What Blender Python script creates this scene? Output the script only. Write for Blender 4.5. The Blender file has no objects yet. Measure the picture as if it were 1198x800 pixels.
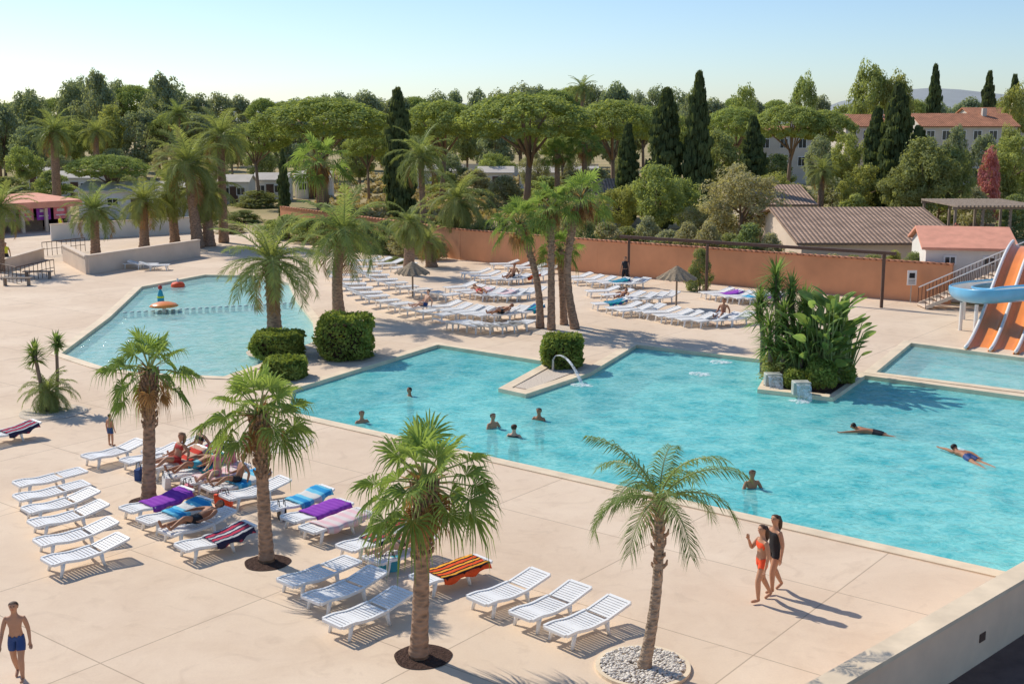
import bpy, math, random
import numpy as np
from mathutils import Vector, Matrix
random.seed(4); rng=np.random.default_rng(4)
scn=bpy.context.scene; COL=scn.collection
# ---------------------------------------------------------------- survey helpers
CH=9.7; FOC=1400.0; TH=math.atan(260/1400.0); CT,ST=math.cos(TH),math.sin(TH)
def ray(px,py):
    x=(px-599)/FOC; u=-(py-400)/FOC
    return Vector((x, CT+u*ST, -ST+u*CT))
def P(px,py,z=0.0):
    d=ray(px,py); t=(z-CH)/d.z
    return Vector((d.x*t,d.y*t,z))
def AT(px,py,Y):
    d=ray(px,py); t=Y/d.y
    return Vector((d.x*t,Y,CH+d.z*t))
def mpp(p): return (p.y*CT+(CH-p.z)*ST)/FOC
# ---------------------------------------------------------------- scene utils
def link(o): COL.objects.link(o); return o
def top(o,label,cat,group=None):
    o["label"]=label; o["category"]=cat
    if group: o["group"]=group
    return o
def empty(name,loc,label,cat,group=None,rz=0,scale=(1,1,1)):
    e=bpy.data.objects.new(name,None); e.empty_display_size=.2; e.location=loc; e.rotation_euler=(0,0,rz); e.scale=scale
    link(e); return top(e,label,cat,group)
def obj(name,me,parent=None,loc=(0,0,0),rz=0):
    o=bpy.data.objects.new(name,me); o.location=loc; o.rotation_euler=(0,0,rz)
    if parent: o.parent=parent
    return link(o)
class MB:
    def __init__(s): s.v=[];s.f=[];s.m=[];s.t=[]
    def add(s,vs,fs,mi=0,tint=.5):
        b=len(s.v); s.v+= [tuple(a) for a in vs]
        for f in fs: s.f.append([b+i for i in f]); s.m.append(mi); s.t.append(tint)
    def box(s,c,sz,rz=0,mi=0,M=None):
        x,y,z=sz[0]/2,sz[1]/2,sz[2]/2
        vs=[Vector((a*x,b*y,d*z)) for d in(-1,1) for b in(-1,1) for a in(-1,1)]
        R=M if M is not None else Matrix.Rotation(rz,3,'Z')
        vs=[R@v+Vector(c) for v in vs]
        s.add(vs,[(0,2,3,1),(4,5,7,6),(0,1,5,4),(2,6,7,3),(0,4,6,2),(1,3,7,5)],mi)
    def tube(s,pts,rad,n=8,mi=0,tint=.5,cap=True):
        pts=[Vector(p) for p in pts]
        if not hasattr(rad,'__len__'): rad=[rad]*len(pts)
        ref=None; vs=[];k=len(pts)
        for i,p in enumerate(pts):
            t=(pts[min(i+1,k-1)]-pts[max(i-1,0)]).normalized()
            if ref is None:
                ref=t.orthogonal().normalized()
            ref=(ref-t*ref.dot(t)).normalized(); b=t.cross(ref)
            for j in range(n):
                a=2*math.pi*j/n; vs.append(p+(ref*math.cos(a)+b*math.sin(a))*rad[i])
        fs=[(i*n+j,i*n+(j+1)%n,(i+1)*n+(j+1)%n,(i+1)*n+j) for i in range(k-1) for j in range(n)]
        if cap: fs+= [tuple(range(n-1,-1,-1)),tuple(range((k-1)*n,k*n))]
        s.add(vs,fs,mi,tint)
    def rev(s,prof,n=16,c=(0,0,0),mi=0):
        c=Vector(c); vs=[c+Vector((r*math.cos(2*math.pi*j/n),r*math.sin(2*math.pi*j/n),z)) for r,z in prof for j in range(n)]
        k=len(prof); s.add(vs,[(i*n+j,i*n+(j+1)%n,(i+1)*n+(j+1)%n,(i+1)*n+j) for i in range(k-1) for j in range(n)],mi)
    def mesh(s,name,mats,smooth=False):
        me=bpy.data.meshes.new(name); me.from_pydata(s.v,[],s.f)
        for m in mats: me.materials.append(m)
        me.polygons.foreach_set('material_index',s.m)
        if smooth: me.polygons.foreach_set('use_smooth',[True]*len(s.f))
        a=me.attributes.new('tint','FLOAT','FACE'); a.data.foreach_set('value',s.t)
        me.update(); return me
    def ob(s,name,mats,parent=None,loc=(0,0,0),rz=0,smooth=False):
        if not isinstance(mats,(list,tuple)): mats=[mats]
        return obj(name,s.mesh(name,mats,smooth),parent,loc,rz)
# ---------------------------------------------------------------- materials
def nm(name):
    m=bpy.data.materials.new(name); m.use_nodes=True; nt=m.node_tree; nt.nodes.clear()
    return m,nt,nt.nodes.new,nt.links.new
def mixrgb(nt,fac,a,b,mode='MIX'):
    n=nt.nodes.new('ShaderNodeMix'); n.data_type='RGBA'; n.blend_type=mode
    for i,v in((0,fac),(6,a),(7,b)):
        if hasattr(v,'is_output') or hasattr(v,'node'): nt.links.new(v,n.inputs[i])
        else: n.inputs[i].default_value=v if i==0 else (*v[:3],1)
    return n.outputs[2]
def math_(nt,op,a,b=None,c=None):
    n=nt.nodes.new('ShaderNodeMath'); n.operation=op
    for i,v in enumerate((a,b,c)):
        if v is None: continue
        if hasattr(v,'node'): nt.links.new(v,n.inputs[i])
        else: n.inputs[i].default_value=v
    return n.outputs[0]
def noise(nt,co,scale,detail=3,rough=.6,dist=0):
    n=nt.nodes.new('ShaderNodeTexNoise'); nt.links.new(co,n.inputs['Vector']); n.inputs['Scale'].default_value=scale
    n.inputs['Detail'].default_value=detail; n.inputs['Roughness'].default_value=rough; n.inputs['Distortion'].default_value=dist
    return n.outputs['Fac']
def ramp(nt,fac,p0,p1):
    n=nt.nodes.new('ShaderNodeMapRange'); nt.links.new(fac,n.inputs[0]); n.inputs[1].default_value=p0; n.inputs[2].default_value=p1
    return n.outputs[0]
def finish(nt,color,rough=.7,bump=None,bs=.3,bd=.02,spec=.3,metal=0):
    b=nt.nodes.new('ShaderNodeBsdfPrincipled'); o=nt.nodes.new('ShaderNodeOutputMaterial')
    if hasattr(color,'node'): nt.links.new(color,b.inputs['Base Color'])
    else: b.inputs['Base Color'].default_value=(*color,1)
    b.inputs['Roughness'].default_value=rough; b.inputs['Specular IOR Level'].default_value=spec; b.inputs['Metallic'].default_value=metal
    if bump is not None:
        k=nt.nodes.new('ShaderNodeBump'); k.inputs['Strength'].default_value=bs; k.inputs['Distance'].default_value=bd
        nt.links.new(bump,k.inputs['Height']); nt.links.new(k.outputs[0],b.inputs['Normal'])
    nt.links.new(b.outputs[0],o.inputs[0]); return b
def Mt(name,col,rough=.7,var=.18,scale=4,bs=.2,bscale=40,spec=.3,metal=0,bd=.01):
    m,nt,N,L=nm(name); tc=N('ShaderNodeTexCoord').outputs['Object']
    f=ramp(nt,noise(nt,tc,scale,4),.3,.7)
    c=mixrgb(nt,f,[x*(1-var) for x in col],[min(1,x*(1+var)) for x in col])
    finish(nt,c,rough,noise(nt,tc,bscale,2),bs,bd,spec,metal); return m
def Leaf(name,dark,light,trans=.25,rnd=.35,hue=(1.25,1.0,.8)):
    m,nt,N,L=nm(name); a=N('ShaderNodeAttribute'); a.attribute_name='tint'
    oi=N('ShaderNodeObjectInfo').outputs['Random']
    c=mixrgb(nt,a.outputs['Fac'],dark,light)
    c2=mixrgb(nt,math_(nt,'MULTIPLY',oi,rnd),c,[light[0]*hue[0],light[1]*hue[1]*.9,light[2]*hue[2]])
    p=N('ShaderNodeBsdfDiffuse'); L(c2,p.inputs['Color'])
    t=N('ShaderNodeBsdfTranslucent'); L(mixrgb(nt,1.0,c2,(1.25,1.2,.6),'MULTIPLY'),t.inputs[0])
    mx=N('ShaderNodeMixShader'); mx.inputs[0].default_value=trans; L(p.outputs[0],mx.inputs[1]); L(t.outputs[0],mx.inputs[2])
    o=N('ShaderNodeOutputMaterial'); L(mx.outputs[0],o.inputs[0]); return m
LF_pine=Leaf('pine_leaf',(.20,.27,.11),(.44,.54,.20),.42,.25)
LF_dark=Leaf('oak_leaf',(.15,.20,.10),(.34,.42,.19),.42,.45)
LF_haze=Leaf('haze_tinted_leaf',(.20,.25,.17),(.37,.44,.27),.42,.45,(1.15,1.05,1.0))  # distance haze mixed into the leaf colour, paler and bluer
LF_cyp=Leaf('cypress_leaf',(.065,.10,.055),(.17,.22,.09),.35,.2)
LF_light=Leaf('light_leaf',(.19,.25,.10),(.44,.52,.21),.45)
LF_olive=Leaf('olive_leaf',(.24,.26,.16),(.48,.51,.32),.4)
LF_fan=Leaf('fan_palm_leaf',(.10,.17,.05),(.35,.48,.16),.4,.12)
LF_fea=Leaf('feather_palm_leaf',(.11,.16,.06),(.36,.44,.18),.4,.25)
LF_hedge=Leaf('hedge_leaf',(.12,.17,.04),(.37,.44,.12),.38,.1)
LF_pad=Leaf('paddle_leaf',(.09,.15,.045),(.31,.44,.16),.4,.2)
LF_flower=Leaf('flower_leaf',(.40,.14,.14),(.70,.32,.32),.3,.1)
M_dead=Leaf('dead_leaf',(.22,.125,.06),(.50,.32,.16),.25,.2)
M_dry=Leaf('dry_grass',(.30,.23,.11),(.55,.45,.24),.3,.0)
M_pet=Mt('petiole',(.28,.32,.11),.5)
def TrunkMat(name,col,sc):
    m,nt,N,L=nm(name); tc=N('ShaderNodeTexCoord').outputs['Object']
    mp=N('ShaderNodeMapping'); mp.inputs['Scale'].default_value=(6,6,14); L(tc,mp.inputs[0])
    v=N('ShaderNodeTexVoronoi'); v.inputs['Scale'].default_value=sc; L(mp.outputs[0],v.inputs['Vector'])
    n=noise(nt,tc,5,4)
    f=math_(nt,'MULTIPLY',v.outputs['Distance'],1.3)
    c=mixrgb(nt,f,[x*.35 for x in col],[x*1.5 for x in col]); c=mixrgb(nt,math_(nt,'MULTIPLY',n,.5),c,(.36,.28,.21))
    finish(nt,c,.9,v.outputs['Distance'],.9,.04,.1); return m
M_ptrunk=TrunkMat('palm_trunk_bark',(.28,.17,.11),1.0)
M_gtrunk=TrunkMat('grey_palm_bark',(.30,.225,.165),1.4)
M_bark=Mt('pine_bark',(.26,.18,.13),.9,.3,3,.6,12)
M_white=Mt('white_plastic',(.84,.83,.80),.4,.05,3,.02,30,.4)
M_coping=Mt('cream_coping',(.76,.62,.44),.7,.14,1.3,.2,30)
M_stucco=Mt('warm_stucco',(.92,.67,.46),.9,.08,1.2,.3,60)
M_beige=Mt('beige_wall',(.70,.57,.45),.9,.1,.6,.3,50)
M_house=Mt('house_wall',(.60,.545,.47),.9,.1,.5)
M_wht=Mt('whitewashed_wall',(.76,.72,.66),.9,.08,.5)
M_orange=Mt('terracotta_render',(.70,.33,.17),.9,.16,.35,.2,30)
M_brown=Mt('brown_paint',(.12,.07,.05),.6)
M_wood=Mt('weathered_wood',(.28,.22,.17),.8,.25,3)
M_darkwin=Mt('dark_glass',(.03,.035,.04),.15,.1,2,0,5,.6)
M_darkin=Mt('shaded_interior',(.05,.03,.04),.8)  # shade beneath the bar canopy put into the wall colour
M_soil=Mt('dark_mulch',(.075,.045,.035),.95,.4,12,1,25,.1,0,.05)
M_pebble=Mt('white_pebble',(.76,.70,.62),.7,.15,9)
M_gravel=Mt('pale_gravel',(.60,.51,.41),.9,.35,20,.9,30)
M_steel=Mt('galvanised_steel',(.42,.42,.42),.35,.1,5,.05,20,.5,.7)
M_darkpave=Mt('dark_paving',(.15,.10,.08),.8,.25,2)
M_slor=Mt('orange_fibreglass',(.88,.28,.05),.3,.08,1,.02,10,.5)
M_slbl=Mt('blue_fibreglass',(.14,.47,.74),.3,.1,1,.02,10,.5)
M_slwh=Mt('white_fibreglass',(.80,.79,.75),.3,.06,1,.02,10,.5)
M_spout=Mt('grey_spout_stone',(.42,.44,.40),.6,.25,3)
M_stone=Mt('wet_grey_stone',(.30,.40,.40),.6,.25,3)
M_thatch=Mt('straw_thatch',(.30,.24,.17),.95,.35,8,1,30,.1,0,.03)
def Tile(name,col):
    m,nt,N,L=nm(name); tc=N('ShaderNodeTexCoord').outputs['Object']
    w=N('ShaderNodeTexWave'); w.bands_direction='X'; w.inputs['Scale'].default_value=1.1; w.inputs['Distortion'].default_value=.15; L(tc,w.inputs['Vector'])
    w2=N('ShaderNodeTexWave'); w2.bands_direction='Y'; w2.inputs['Scale'].default_value=.8; w2.inputs['Distortion'].default_value=.4; L(tc,w2.inputs['Vector'])
    n=noise(nt,tc,.9,5,.7)
    c=mixrgb(nt,ramp(nt,n,.3,.7),[x*.6 for x in col],[x*1.3 for x in col])
    c=mixrgb(nt,ramp(nt,w.outputs['Fac'],.0,.45),[x*.3 for x in col],c)
    c=mixrgb(nt,ramp(nt,w2.outputs['Fac'],.0,.15),[x*.5 for x in col],c)
    finish(nt,c,.85,w.outputs['Fac'],.8,.06,.15); return m
M_tile=Tile('terracotta_tiles',(.62,.28,.16)); M_tileb=Tile('brown_tiles',(.48,.33,.24)); M_tilep=Mt('faded_terracotta_roof',(.74,.34,.23),.8,.12,1.5,.4,15)
def DeckMat():
    m,nt,N,L=nm('concrete_deck'); tc=N('ShaderNodeTexCoord').outputs['Object']
    mp=N('ShaderNodeMapping'); mp.inputs['Rotation'].default_value=(0,0,math.radians(38)); L(tc,mp.inputs[0])
    sx=N('ShaderNodeSeparateXYZ'); L(mp.outputs[0],sx.inputs[0])
    X=math_(nt,'DIVIDE',sx.outputs[0],4.6); Y=math_(nt,'DIVIDE',sx.outputs[1],3.8)
    def line(v,w):
        return math_(nt,'GREATER_THAN',math_(nt,'ABSOLUTE',math_(nt,'SUBTRACT',math_(nt,'FRACT',v),.5)),.5-w)
    ln=math_(nt,'MAXIMUM',line(X,.0032),line(Y,.0038))
    cb=N('ShaderNodeCombineXYZ'); L(math_(nt,'FLOOR',X),cb.inputs[0]); L(math_(nt,'FLOOR',Y),cb.inputs[1])
    wn=N('ShaderNodeTexWhiteNoise'); L(cb.outputs[0],wn.inputs['Vector'])
    big=ramp(nt,noise(nt,tc,.22,5,.65,.6),.33,.68); mid=ramp(nt,noise(nt,tc,1.6,5,.7,1.2),.3,.72); fin=noise(nt,tc,22,4,.7)
    c=mixrgb(nt,big,(.64,.485,.35),(.81,.66,.505))
    c=mixrgb(nt,math_(nt,'MULTIPLY',mid,.5),c,(.82,.665,.49))
    c=mixrgb(nt,math_(nt,'MULTIPLY',wn.outputs['Value'],.24),c,(.62,.46,.325))
    st=ramp(nt,noise(nt,tc,.8,4,.55,2.5),.56,.68)
    c=mixrgb(nt,math_(nt,'MULTIPLY',st,.30),c,(.52,.39,.28))
    c=mixrgb(nt,math_(nt,'MULTIPLY',ramp(nt,fin,.35,.7),.20),c,(.52,.40,.30))
    c=mixrgb(nt,math_(nt,'MULTIPLY',ln,.55),c,(.26,.19,.13))
    finish(nt,c,.85,fin,.25,.01,.2); return m
M_deck=DeckMat()
def GroundMat():
    m,nt,N,L=nm('dry_ground'); tc=N('ShaderNodeTexCoord').outputs['Object']
    a=ramp(nt,noise(nt,tc,.06,5,.65),.4,.6); b=noise(nt,tc,.6,5,.7)
    c=mixrgb(nt,a,(.46,.36,.20),(.28,.25,.12)); c=mixrgb(nt,math_(nt,'MULTIPLY',b,.6),c,(.38,.30,.16))
    finish(nt,c,.95,b,.8,.2,.1); return m
M_ground=GroundMat()
def WaterMat(name,a,b,da,db,sc,opq):
    m,nt,N,L=nm(name); tc=N('ShaderNodeTexCoord').outputs['Object']
    d=N('ShaderNodeTexNoise'); L(tc,d.inputs['Vector']); d.inputs['Scale'].default_value=.7; d.inputs['Detail'].default_value=4
    w=mixrgb(nt,.6,tc,d.outputs['Color'],'ADD')
    v=N('ShaderNodeTexVoronoi'); v.feature='SMOOTH_F1'; v.inputs['Scale'].default_value=sc; v.inputs['Smoothness'].default_value=.25; L(w,v.inputs['Vector'])
    n=noise(nt,tc,2.6,5,.7,1.6); n2=noise(nt,tc,.12,3,.5)
    f=math_(nt,'ADD',math_(nt,'MULTIPLY',ramp(nt,v.outputs['Distance'],.1,.7),.50),math_(nt,'MULTIPLY',ramp(nt,n,.36,.66),.65))
    f=math_(nt,'ADD',math_(nt,'SUBTRACT',f,.08),math_(nt,'MULTIPLY',math_(nt,'SUBTRACT',n2,.5),.7))
    cl=N('ShaderNodeClamp'); L(f,cl.inputs[0]); f=cl.outputs[0]
    c=mixrgb(nt,f,a,b)  # caustic and ripple light painted as mottling in the water colour
    t=N('ShaderNodeBsdfTransparent'); L(c,t.inputs[0])
    df=N('ShaderNodeBsdfDiffuse'); L(mixrgb(nt,f,da,db),df.inputs[0])
    m0=N('ShaderNodeMixShader'); m0.inputs[0].default_value=opq; L(t.outputs[0],m0.inputs[1]); L(df.outputs[0],m0.inputs[2])
    g=N('ShaderNodeBsdfGlossy'); g.inputs['Roughness'].default_value=.08; g.inputs[0].default_value=(.9,.95,1,1)
    bp=N('ShaderNodeBump'); bp.inputs['Strength'].default_value=.7; bp.inputs['Distance'].default_value=.16
    L(math_(nt,'ADD',noise(nt,tc,2.2,4,.6,.8),math_(nt,'MULTIPLY',v.outputs['Distance'],.3)),bp.inputs['Height']); L(bp.outputs[0],g.inputs['Normal'])
    fr=N('ShaderNodeFresnel'); fr.inputs[0].default_value=1.33; L(bp.outputs[0],fr.inputs['Normal'])
    mx=N('ShaderNodeMixShader'); L(math_(nt,'MULTIPLY',fr.outputs[0],.5),mx.inputs[0]); L(m0.outputs[0],mx.inputs[1]); L(g.outputs[0],mx.inputs[2])
    o=N('ShaderNodeOutputMaterial'); L(mx.outputs[0],o.inputs[0]); return m
M_water=WaterMat('pool_water',(.38,.84,.84),(.88,.99,.97),(.065,.52,.57),(.42,.93,.87),.9,.58)
M_waterk=WaterMat('shallow_water',(.70,.92,.90),(.95,.99,.98),(.28,.66,.66),(.64,.89,.84),1.4,.45)
def BasinMat(name,col):
    m,nt,N,L=nm(name); tc=N('ShaderNodeTexCoord').outputs['Object']
    br=N('ShaderNodeTexBrick'); br.offset=0; br.inputs['Scale'].default_value=4; br.inputs['Mortar Size'].default_value=.012
    br.inputs['Color1'].default_value=(*col,1); br.inputs['Color2'].default_value=(*[x*.93 for x in col],1); br.inputs['Mortar'].default_value=(*[x*.8 for x in col],1)
    L(tc,br.inputs['Vector']); finish(nt,br.outputs[0],.5); return m
M_basin=BasinMat('pool_tiles',(.40,.88,.88)); M_basink=BasinMat('shallow_pool_tiles',(.68,.85,.80))
m,nt,N,L=nm('foam'); t=N('ShaderNodeBsdfTransparent'); d=N('ShaderNodeBsdfDiffuse'); d.inputs[0].default_value=(.9,.93,.95,1)
mx=N('ShaderNodeMixShader'); tcx=N('ShaderNodeTexCoord').outputs['Object']; L(math_(nt,'MULTIPLY',ramp(nt,noise(nt,tcx,6,4,.7),.35,.65),.75),mx.inputs[0]); L(t.outputs[0],mx.inputs[1]); L(d.outputs[0],mx.inputs[2])
o=N('ShaderNodeOutputMaterial'); L(mx.outputs[0],o.inputs[0]); M_foam=m

# ---------------------------------------------------------------- camera, light, sky
cd=bpy.data.cameras.new('camera'); cam=bpy.data.objects.new('camera',cd); link(cam)
cam.location=(0,0,CH); cam.rotation_euler=(math.pi/2-TH,0,0); cd.sensor_width=36; cd.lens=FOC/1198*36; cd.clip_end=9000; cd.clip_start=.1
scn.camera=cam
EL=math.radians(41); sd=Vector((-.74*math.cos(EL),.67*math.cos(EL),math.sin(EL))).normalized()
sl=bpy.data.lights.new('sun','SUN'); so=bpy.data.objects.new('sun',sl); link(so); sl.energy=4.4; sl.angle=math.radians(.6); sl.color=(1,.92,.80)
so.rotation_euler=sd.to_track_quat('Z','Y').to_euler(); so.location=(-30,30,40)
w=bpy.data.worlds.new('World'); scn.world=w; w.use_nodes=True; wn=w.node_tree; bg=wn.nodes['Background']
sk=wn.nodes.new('ShaderNodeTexSky'); sk.sky_type='NISHITA'; sk.sun_disc=False; sk.sun_elevation=EL; sk.sun_rotation=math.atan2(sd.x,sd.y); sk.dust_density=.45; sk.air_density=.9; sk.ozone_density=5.0
wn.links.new(sk.outputs[0],bg.inputs[0]); bg.inputs[1].default_value=.14
scn.view_settings.view_transform='Standard'; scn.view_settings.look='None'; scn.view_settings.exposure=0

# ---------------------------------------------------------------- people (built first)
def mcol(n,c,r=.6): return Mt(n,c,r,.08,6,.05,30)
SK=[mcol('tanned_skin',(.50,.26,.155)),mcol('brown_skin',(.40,.19,.105)),mcol('fair_skin',(.64,.38,.26))]
HR=[mcol('brown_hair',(.07,.036,.02)),mcol('black_hair',(.02,.015,.013)),mcol('fair_hair',(.25,.15,.08))]
CL={'blue':mcol('navy_cloth',(.02,.06,.20)),'orange':mcol('orange_cloth',(.95,.10,.03)),'black':mcol('black_cloth',(.02,.02,.023)),
 'pink':mcol('pink_cloth',(.75,.22,.28)),'yellow':mcol('yellow_cloth',(.75,.75,.05)),'white':mcol('white_cloth',(.7,.7,.7)),'teal':mcol('teal_cloth',(.05,.35,.45)),'purple':mcol('purple_cloth',(.30,.05,.42)),'red':mcol('red_cloth',(.55,.05,.04))}
POSE={
 'walk':dict(tr=(0,-.04,1),hd=(0,-.05,1),fc=(0,-1,0),aL=((.25,.12,-1),(.12,-.2,-1)),aR=((-.25,-.2,-1),(-.1,-.5,-1)),lL=((.02,-.34,-1),(0,.05,-1),(0,-1,-.05)),lR=((-.02,.14,-1),(0,.55,-1),(0,-.8,-.55))),
 'stand':dict(tr=(0,0,1),hd=(0,-.05,1),fc=(0,-1,0),aL=((.3,.05,-1),(.1,-.15,-1)),aR=((-.3,.05,-1),(-.1,-.2,-1)),lL=((.08,-.03,-1),(.02,.04,-1),(.2,-1,-.1)),lR=((-.08,-.02,-1),(-.02,.05,-1),(-.2,-1,-.1))),
 'hand':dict(tr=(0,-.03,1),hd=(0,-.08,1),fc=(0,-1,0),aL=((.25,.1,-1),(.1,-.3,-1)),aR=((-.3,-.55,-1),(.35,-.5,1)),lL=((.02,-.38,-1),(0,.06,-1),(0,-1,-.05)),lR=((-.02,.20,-1),(0,.55,-1),(0,-.8,-.5))),
 'sit':dict(tr=(0,.35,1),hd=(0,.1,1),fc=(0,-1,0),aL=((.35,.5,-1),(.1,-.3,-1)),aR=((-.35,-.3,-1),(.1,-1,-.2)),lL=((.1,-1,.35),(.02,-.8,-.45),(0,-.6,.6)),lR=((-.1,-1,.10),(-.02,-1,-.1),(0,-.4,.9))),
 'lie':dict(tr=(0,1,.33),hd=(0,1,.40),fc=(0,-.35,1),aL=((.5,-.9,-.2),(.1,-1,-.1)),aR=((-.7,-.6,-.1),(.2,-1,.1)),lL=((.1,-1,.42),(.02,-1,-.45),(0,-.5,.8)),lR=((-.12,-1,.02),(-.02,-1,-.02),(-.1,-.3,1))),
 'swim':dict(tr=(0,-1,.12),hd=(0,-1,.75),fc=(0,-1,-.5),aL=((.5,-1,-.05),(.15,-1,-.1)),aR=((-.9,-.3,-.1),(-.5,.8,-.2)),lL=((.15,1,-.12),(.1,1,-.1),(0,1,-.1)),lR=((-.2,1,-.25),(-.1,1,.05),(0,1,-.1))),
 'crawl':dict(tr=(0,-1,.10),hd=(0,-1,.5),fc=(0,-1,-.6),aL=((.15,-1,.1),(.05,-1,-.1)),aR=((-.25,.8,.05),(-.1,1,-.2)),lL=((.12,1,-.08),(.05,1,-.05),(0,1,-.1)),lR=((-.12,1,-.15),(-.05,1,.02),(0,1,-.1))),
 'wade':dict(tr=(0,-.05,1),hd=(0,-.05,1),fc=(0,-1,0),aL=((.45,-.25,-1),(.3,-.9,-.1)),aR=((-.45,-.25,-1),(-.3,-.9,-.1)),lL=((.1,-.1,-1),(.02,.1,-1),(.2,-1,-.1)),lR=((-.1,.1,-1),(-.02,.2,-1),(-.2,-1,-.1)))}
def V(a): return Vector(a).normalized()
def person(pose,H,skin,hair,cloth,loc,rz,label,zoff=None,longhair=False,female=False,group=None,cat='person'):
    q=POSE[pose]; tr=V(q['tr']); hd=V(q['hd']); fc=Vector(q['fc']); side=Vector((1,0,0))
    v=[];e=[];r=[];bones=[]
    def add(p,rad,par=None,b=None):
        v.append(Vector(p)); r.append(rad); i=len(v)-1
        if par is not None: e.append((par,i)); bones.append((b,par,i))
        return i
    pel=add((0,0,0),.130 if female else .125); wa=add(tr*.16,.098 if female else .108,pel,'torso'); ch=add(tr*.34,.118 if female else .128,wa,'torso'); nb=add(tr*.48,.065,ch,'torso')
    nbp=v[nb]; nk=add(nbp+hd*.06,.052,nb,'neck'); h1=add(nbp+hd*.12+fc*.012,.072,nk,'head'); h2=add(nbp+hd*.19,.094,h1,'head'); h3=add(nbp+hd*.265-fc*.005,.070,h2,'head')
    for s,A in((1,'aL'),(-1,'aR')):
        d1,d2=V(q[A][0]),V(q[A][1]); sh=v[ch]+tr*.075+side*s*(.155 if female else .175)
        a=add(sh,.058,ch,'sho'); b=add(v[a]+d1*.28,.041,a,'uarm'); c=add(v[b]+d2*.24,.029,b,'farm'); p=add(v[c]+d2*.055,.031,c,'hand')
        lat=d2.cross(Vector((0,0,1)) if abs(d2.z)<.9 else fc).normalized(); nn=lat.cross(d2)
        for k,ln in((-1.5,.075),(-.5,.09),(.5,.085),(1.5,.065)):
            f=add(v[p]+d2*.045+lat*k*.019,.0095,p,'hand'); g=add(v[f]+d2*ln*.5+nn*.008,.0088,f,'hand'); add(v[g]+d2*ln*.45+nn*.022,.0075,g,'hand')
        f=add(v[p]+lat*.035+d2*.005,.011,p,'hand'); add(v[f]+lat*.018+d2*.04,.009,f,'hand')
    for s,A in((1,'lL'),(-1,'lR')):
        d1,d2,d3=V(q[A][0]),V(q[A][1]),V(q[A][2]); a=add(side*s*.088-tr*.06,.097 if female else .092,pel,'hip'); m1=add(v[a]+d1*.2,.084 if female else .080,a,'thigh0'); b=add(v[a]+d1*.41,.058,m1,'thigh1')
        m2=add(v[b]+d2*.13,.058,b,'shin'); c=add(v[b]+d2*.39,.036,m2,'shin'); g=add(v[c]+d2*.045-d3*.02,.036,c,'foot'); h=add(v[g]+d3*.12,.034,g,'foot'); add(v[h]+d3*.075,.024,h,'foot')
    me=bpy.data.meshes.new('sk'); me.from_pydata(v,e,[]); ob=bpy.data.objects.new('sk',me); link(ob)
    md=ob.modifiers.new('s','SKIN'); md.use_smooth_shade=True; md.branch_smoothing=.6
    for i,x in enumerate(me.skin_vertices[0].data): x.radius=(r[i]*1.08,r[i]*1.08); x.use_root=(i==0)
    ss=ob.modifiers.new('u','SUBSURF'); ss.levels=2; ss.render_levels=2
    bpy.context.view_layer.update(); dg=bpy.context.evaluated_depsgraph_get()
    m=bpy.data.meshes.new_from_object(ob.evaluated_get(dg)); bpy.data.objects.remove(ob)
    n=len(m.vertices); co=np.zeros(n*3); m.vertices.foreach_get('co',co); co=co.reshape(-1,3)
    hc=np.array(v[h2]); F=np.array(fc.normalized()); Hd=np.array(hd); S=np.array(side)
    def push(c,dirn,amt,sg): 
        g=np.exp(-((co-c)**2).sum(1)/(2*sg*sg)); co[:]+=g[:,None]*np.array(dirn)*amt
    push(hc+F*.085-Hd*.02,F,.028,.014); push(hc+F*.07-Hd*.085,F,.012,.02)
    for s in(1,-1): push(hc+S*s*.088-Hd*.015,S*s,.018,.014); push(hc+F*.08+S*s*.032+Hd*.008,F,-.012,.012)
    if female:
        tn=np.array(tr); fw=F-tn*(F@tn); fw/=np.linalg.norm(fw)
        for s in(1,-1): push(np.array(v[ch])+fw*.10+S*s*.06-tn*.015,fw,.032,.035)
    best=np.full(n,9.);bi=np.zeros(n,int);bt=np.zeros(n)
    for k,(nme,i,j) in enumerate(bones):
        a=np.array(v[i]);b=np.array(v[j]);ab=b-a; tt=np.clip(((co-a)@ab)/(ab@ab+1e-9),0,1)
        ds=np.sqrt(((co-(a+tt[:,None]*ab))**2).sum(1))-(r[i]*(1-tt)+r[j]*tt)
        u=ds<best; best[u]=ds[u]; bi[u]=k; bt[u]=tt[u]
    names=np.array([b[0] for b in bones])[bi]; hgt=co@np.array(tr)
    m.vertices.foreach_set('co',co.ravel()); m.update()
    nor=np.zeros(n*3); m.vertices.foreach_get('normal',nor); nor=nor.reshape(-1,3)
    s=H/1.72
    zmin=co[:,2].min(); z0=(-zmin*s if zoff is None else zoff)
    m.materials.clear(); m.materials.append(skin); 
    for p in m.polygons: p.material_index=0
    E=empty('person',(loc[0],loc[1],loc[2]+z0),label,cat,group,rz,(s,s,s))
    m.name='body'; obj('body',m,E)
    polys=[tuple(p.vertices) for p in m.polygons]
    def garment(nme,mask,mat,off):
        fs=[p for p in polys if all(mask[i] for i in p)]
        if not fs: return
        idx=sorted({i for f in fs for i in f}); mp={k:a for a,k in enumerate(idx)}
        g=bpy.data.meshes.new(nme); g.from_pydata([tuple(co[i]+nor[i]*off) for i in idx],[],[[mp[i] for i in f] for f in fs]); g.materials.append(mat)
        g.polygons.foreach_set('use_smooth',[True]*len(fs)); obj(nme,g,E)
    th0=names=='thigh0'; th1=names=='thigh1'; tor=(names=='torso')|(names=='sho'); hip=names=='hip'
    kind,cm=cloth; body=(tor|hip|th0)
    if kind=='shorts': garment('swim_shorts',(hip|((names=='torso')&(hgt<.06))|th0|(th1&(bt<.25))),CL[cm],.012)
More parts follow.
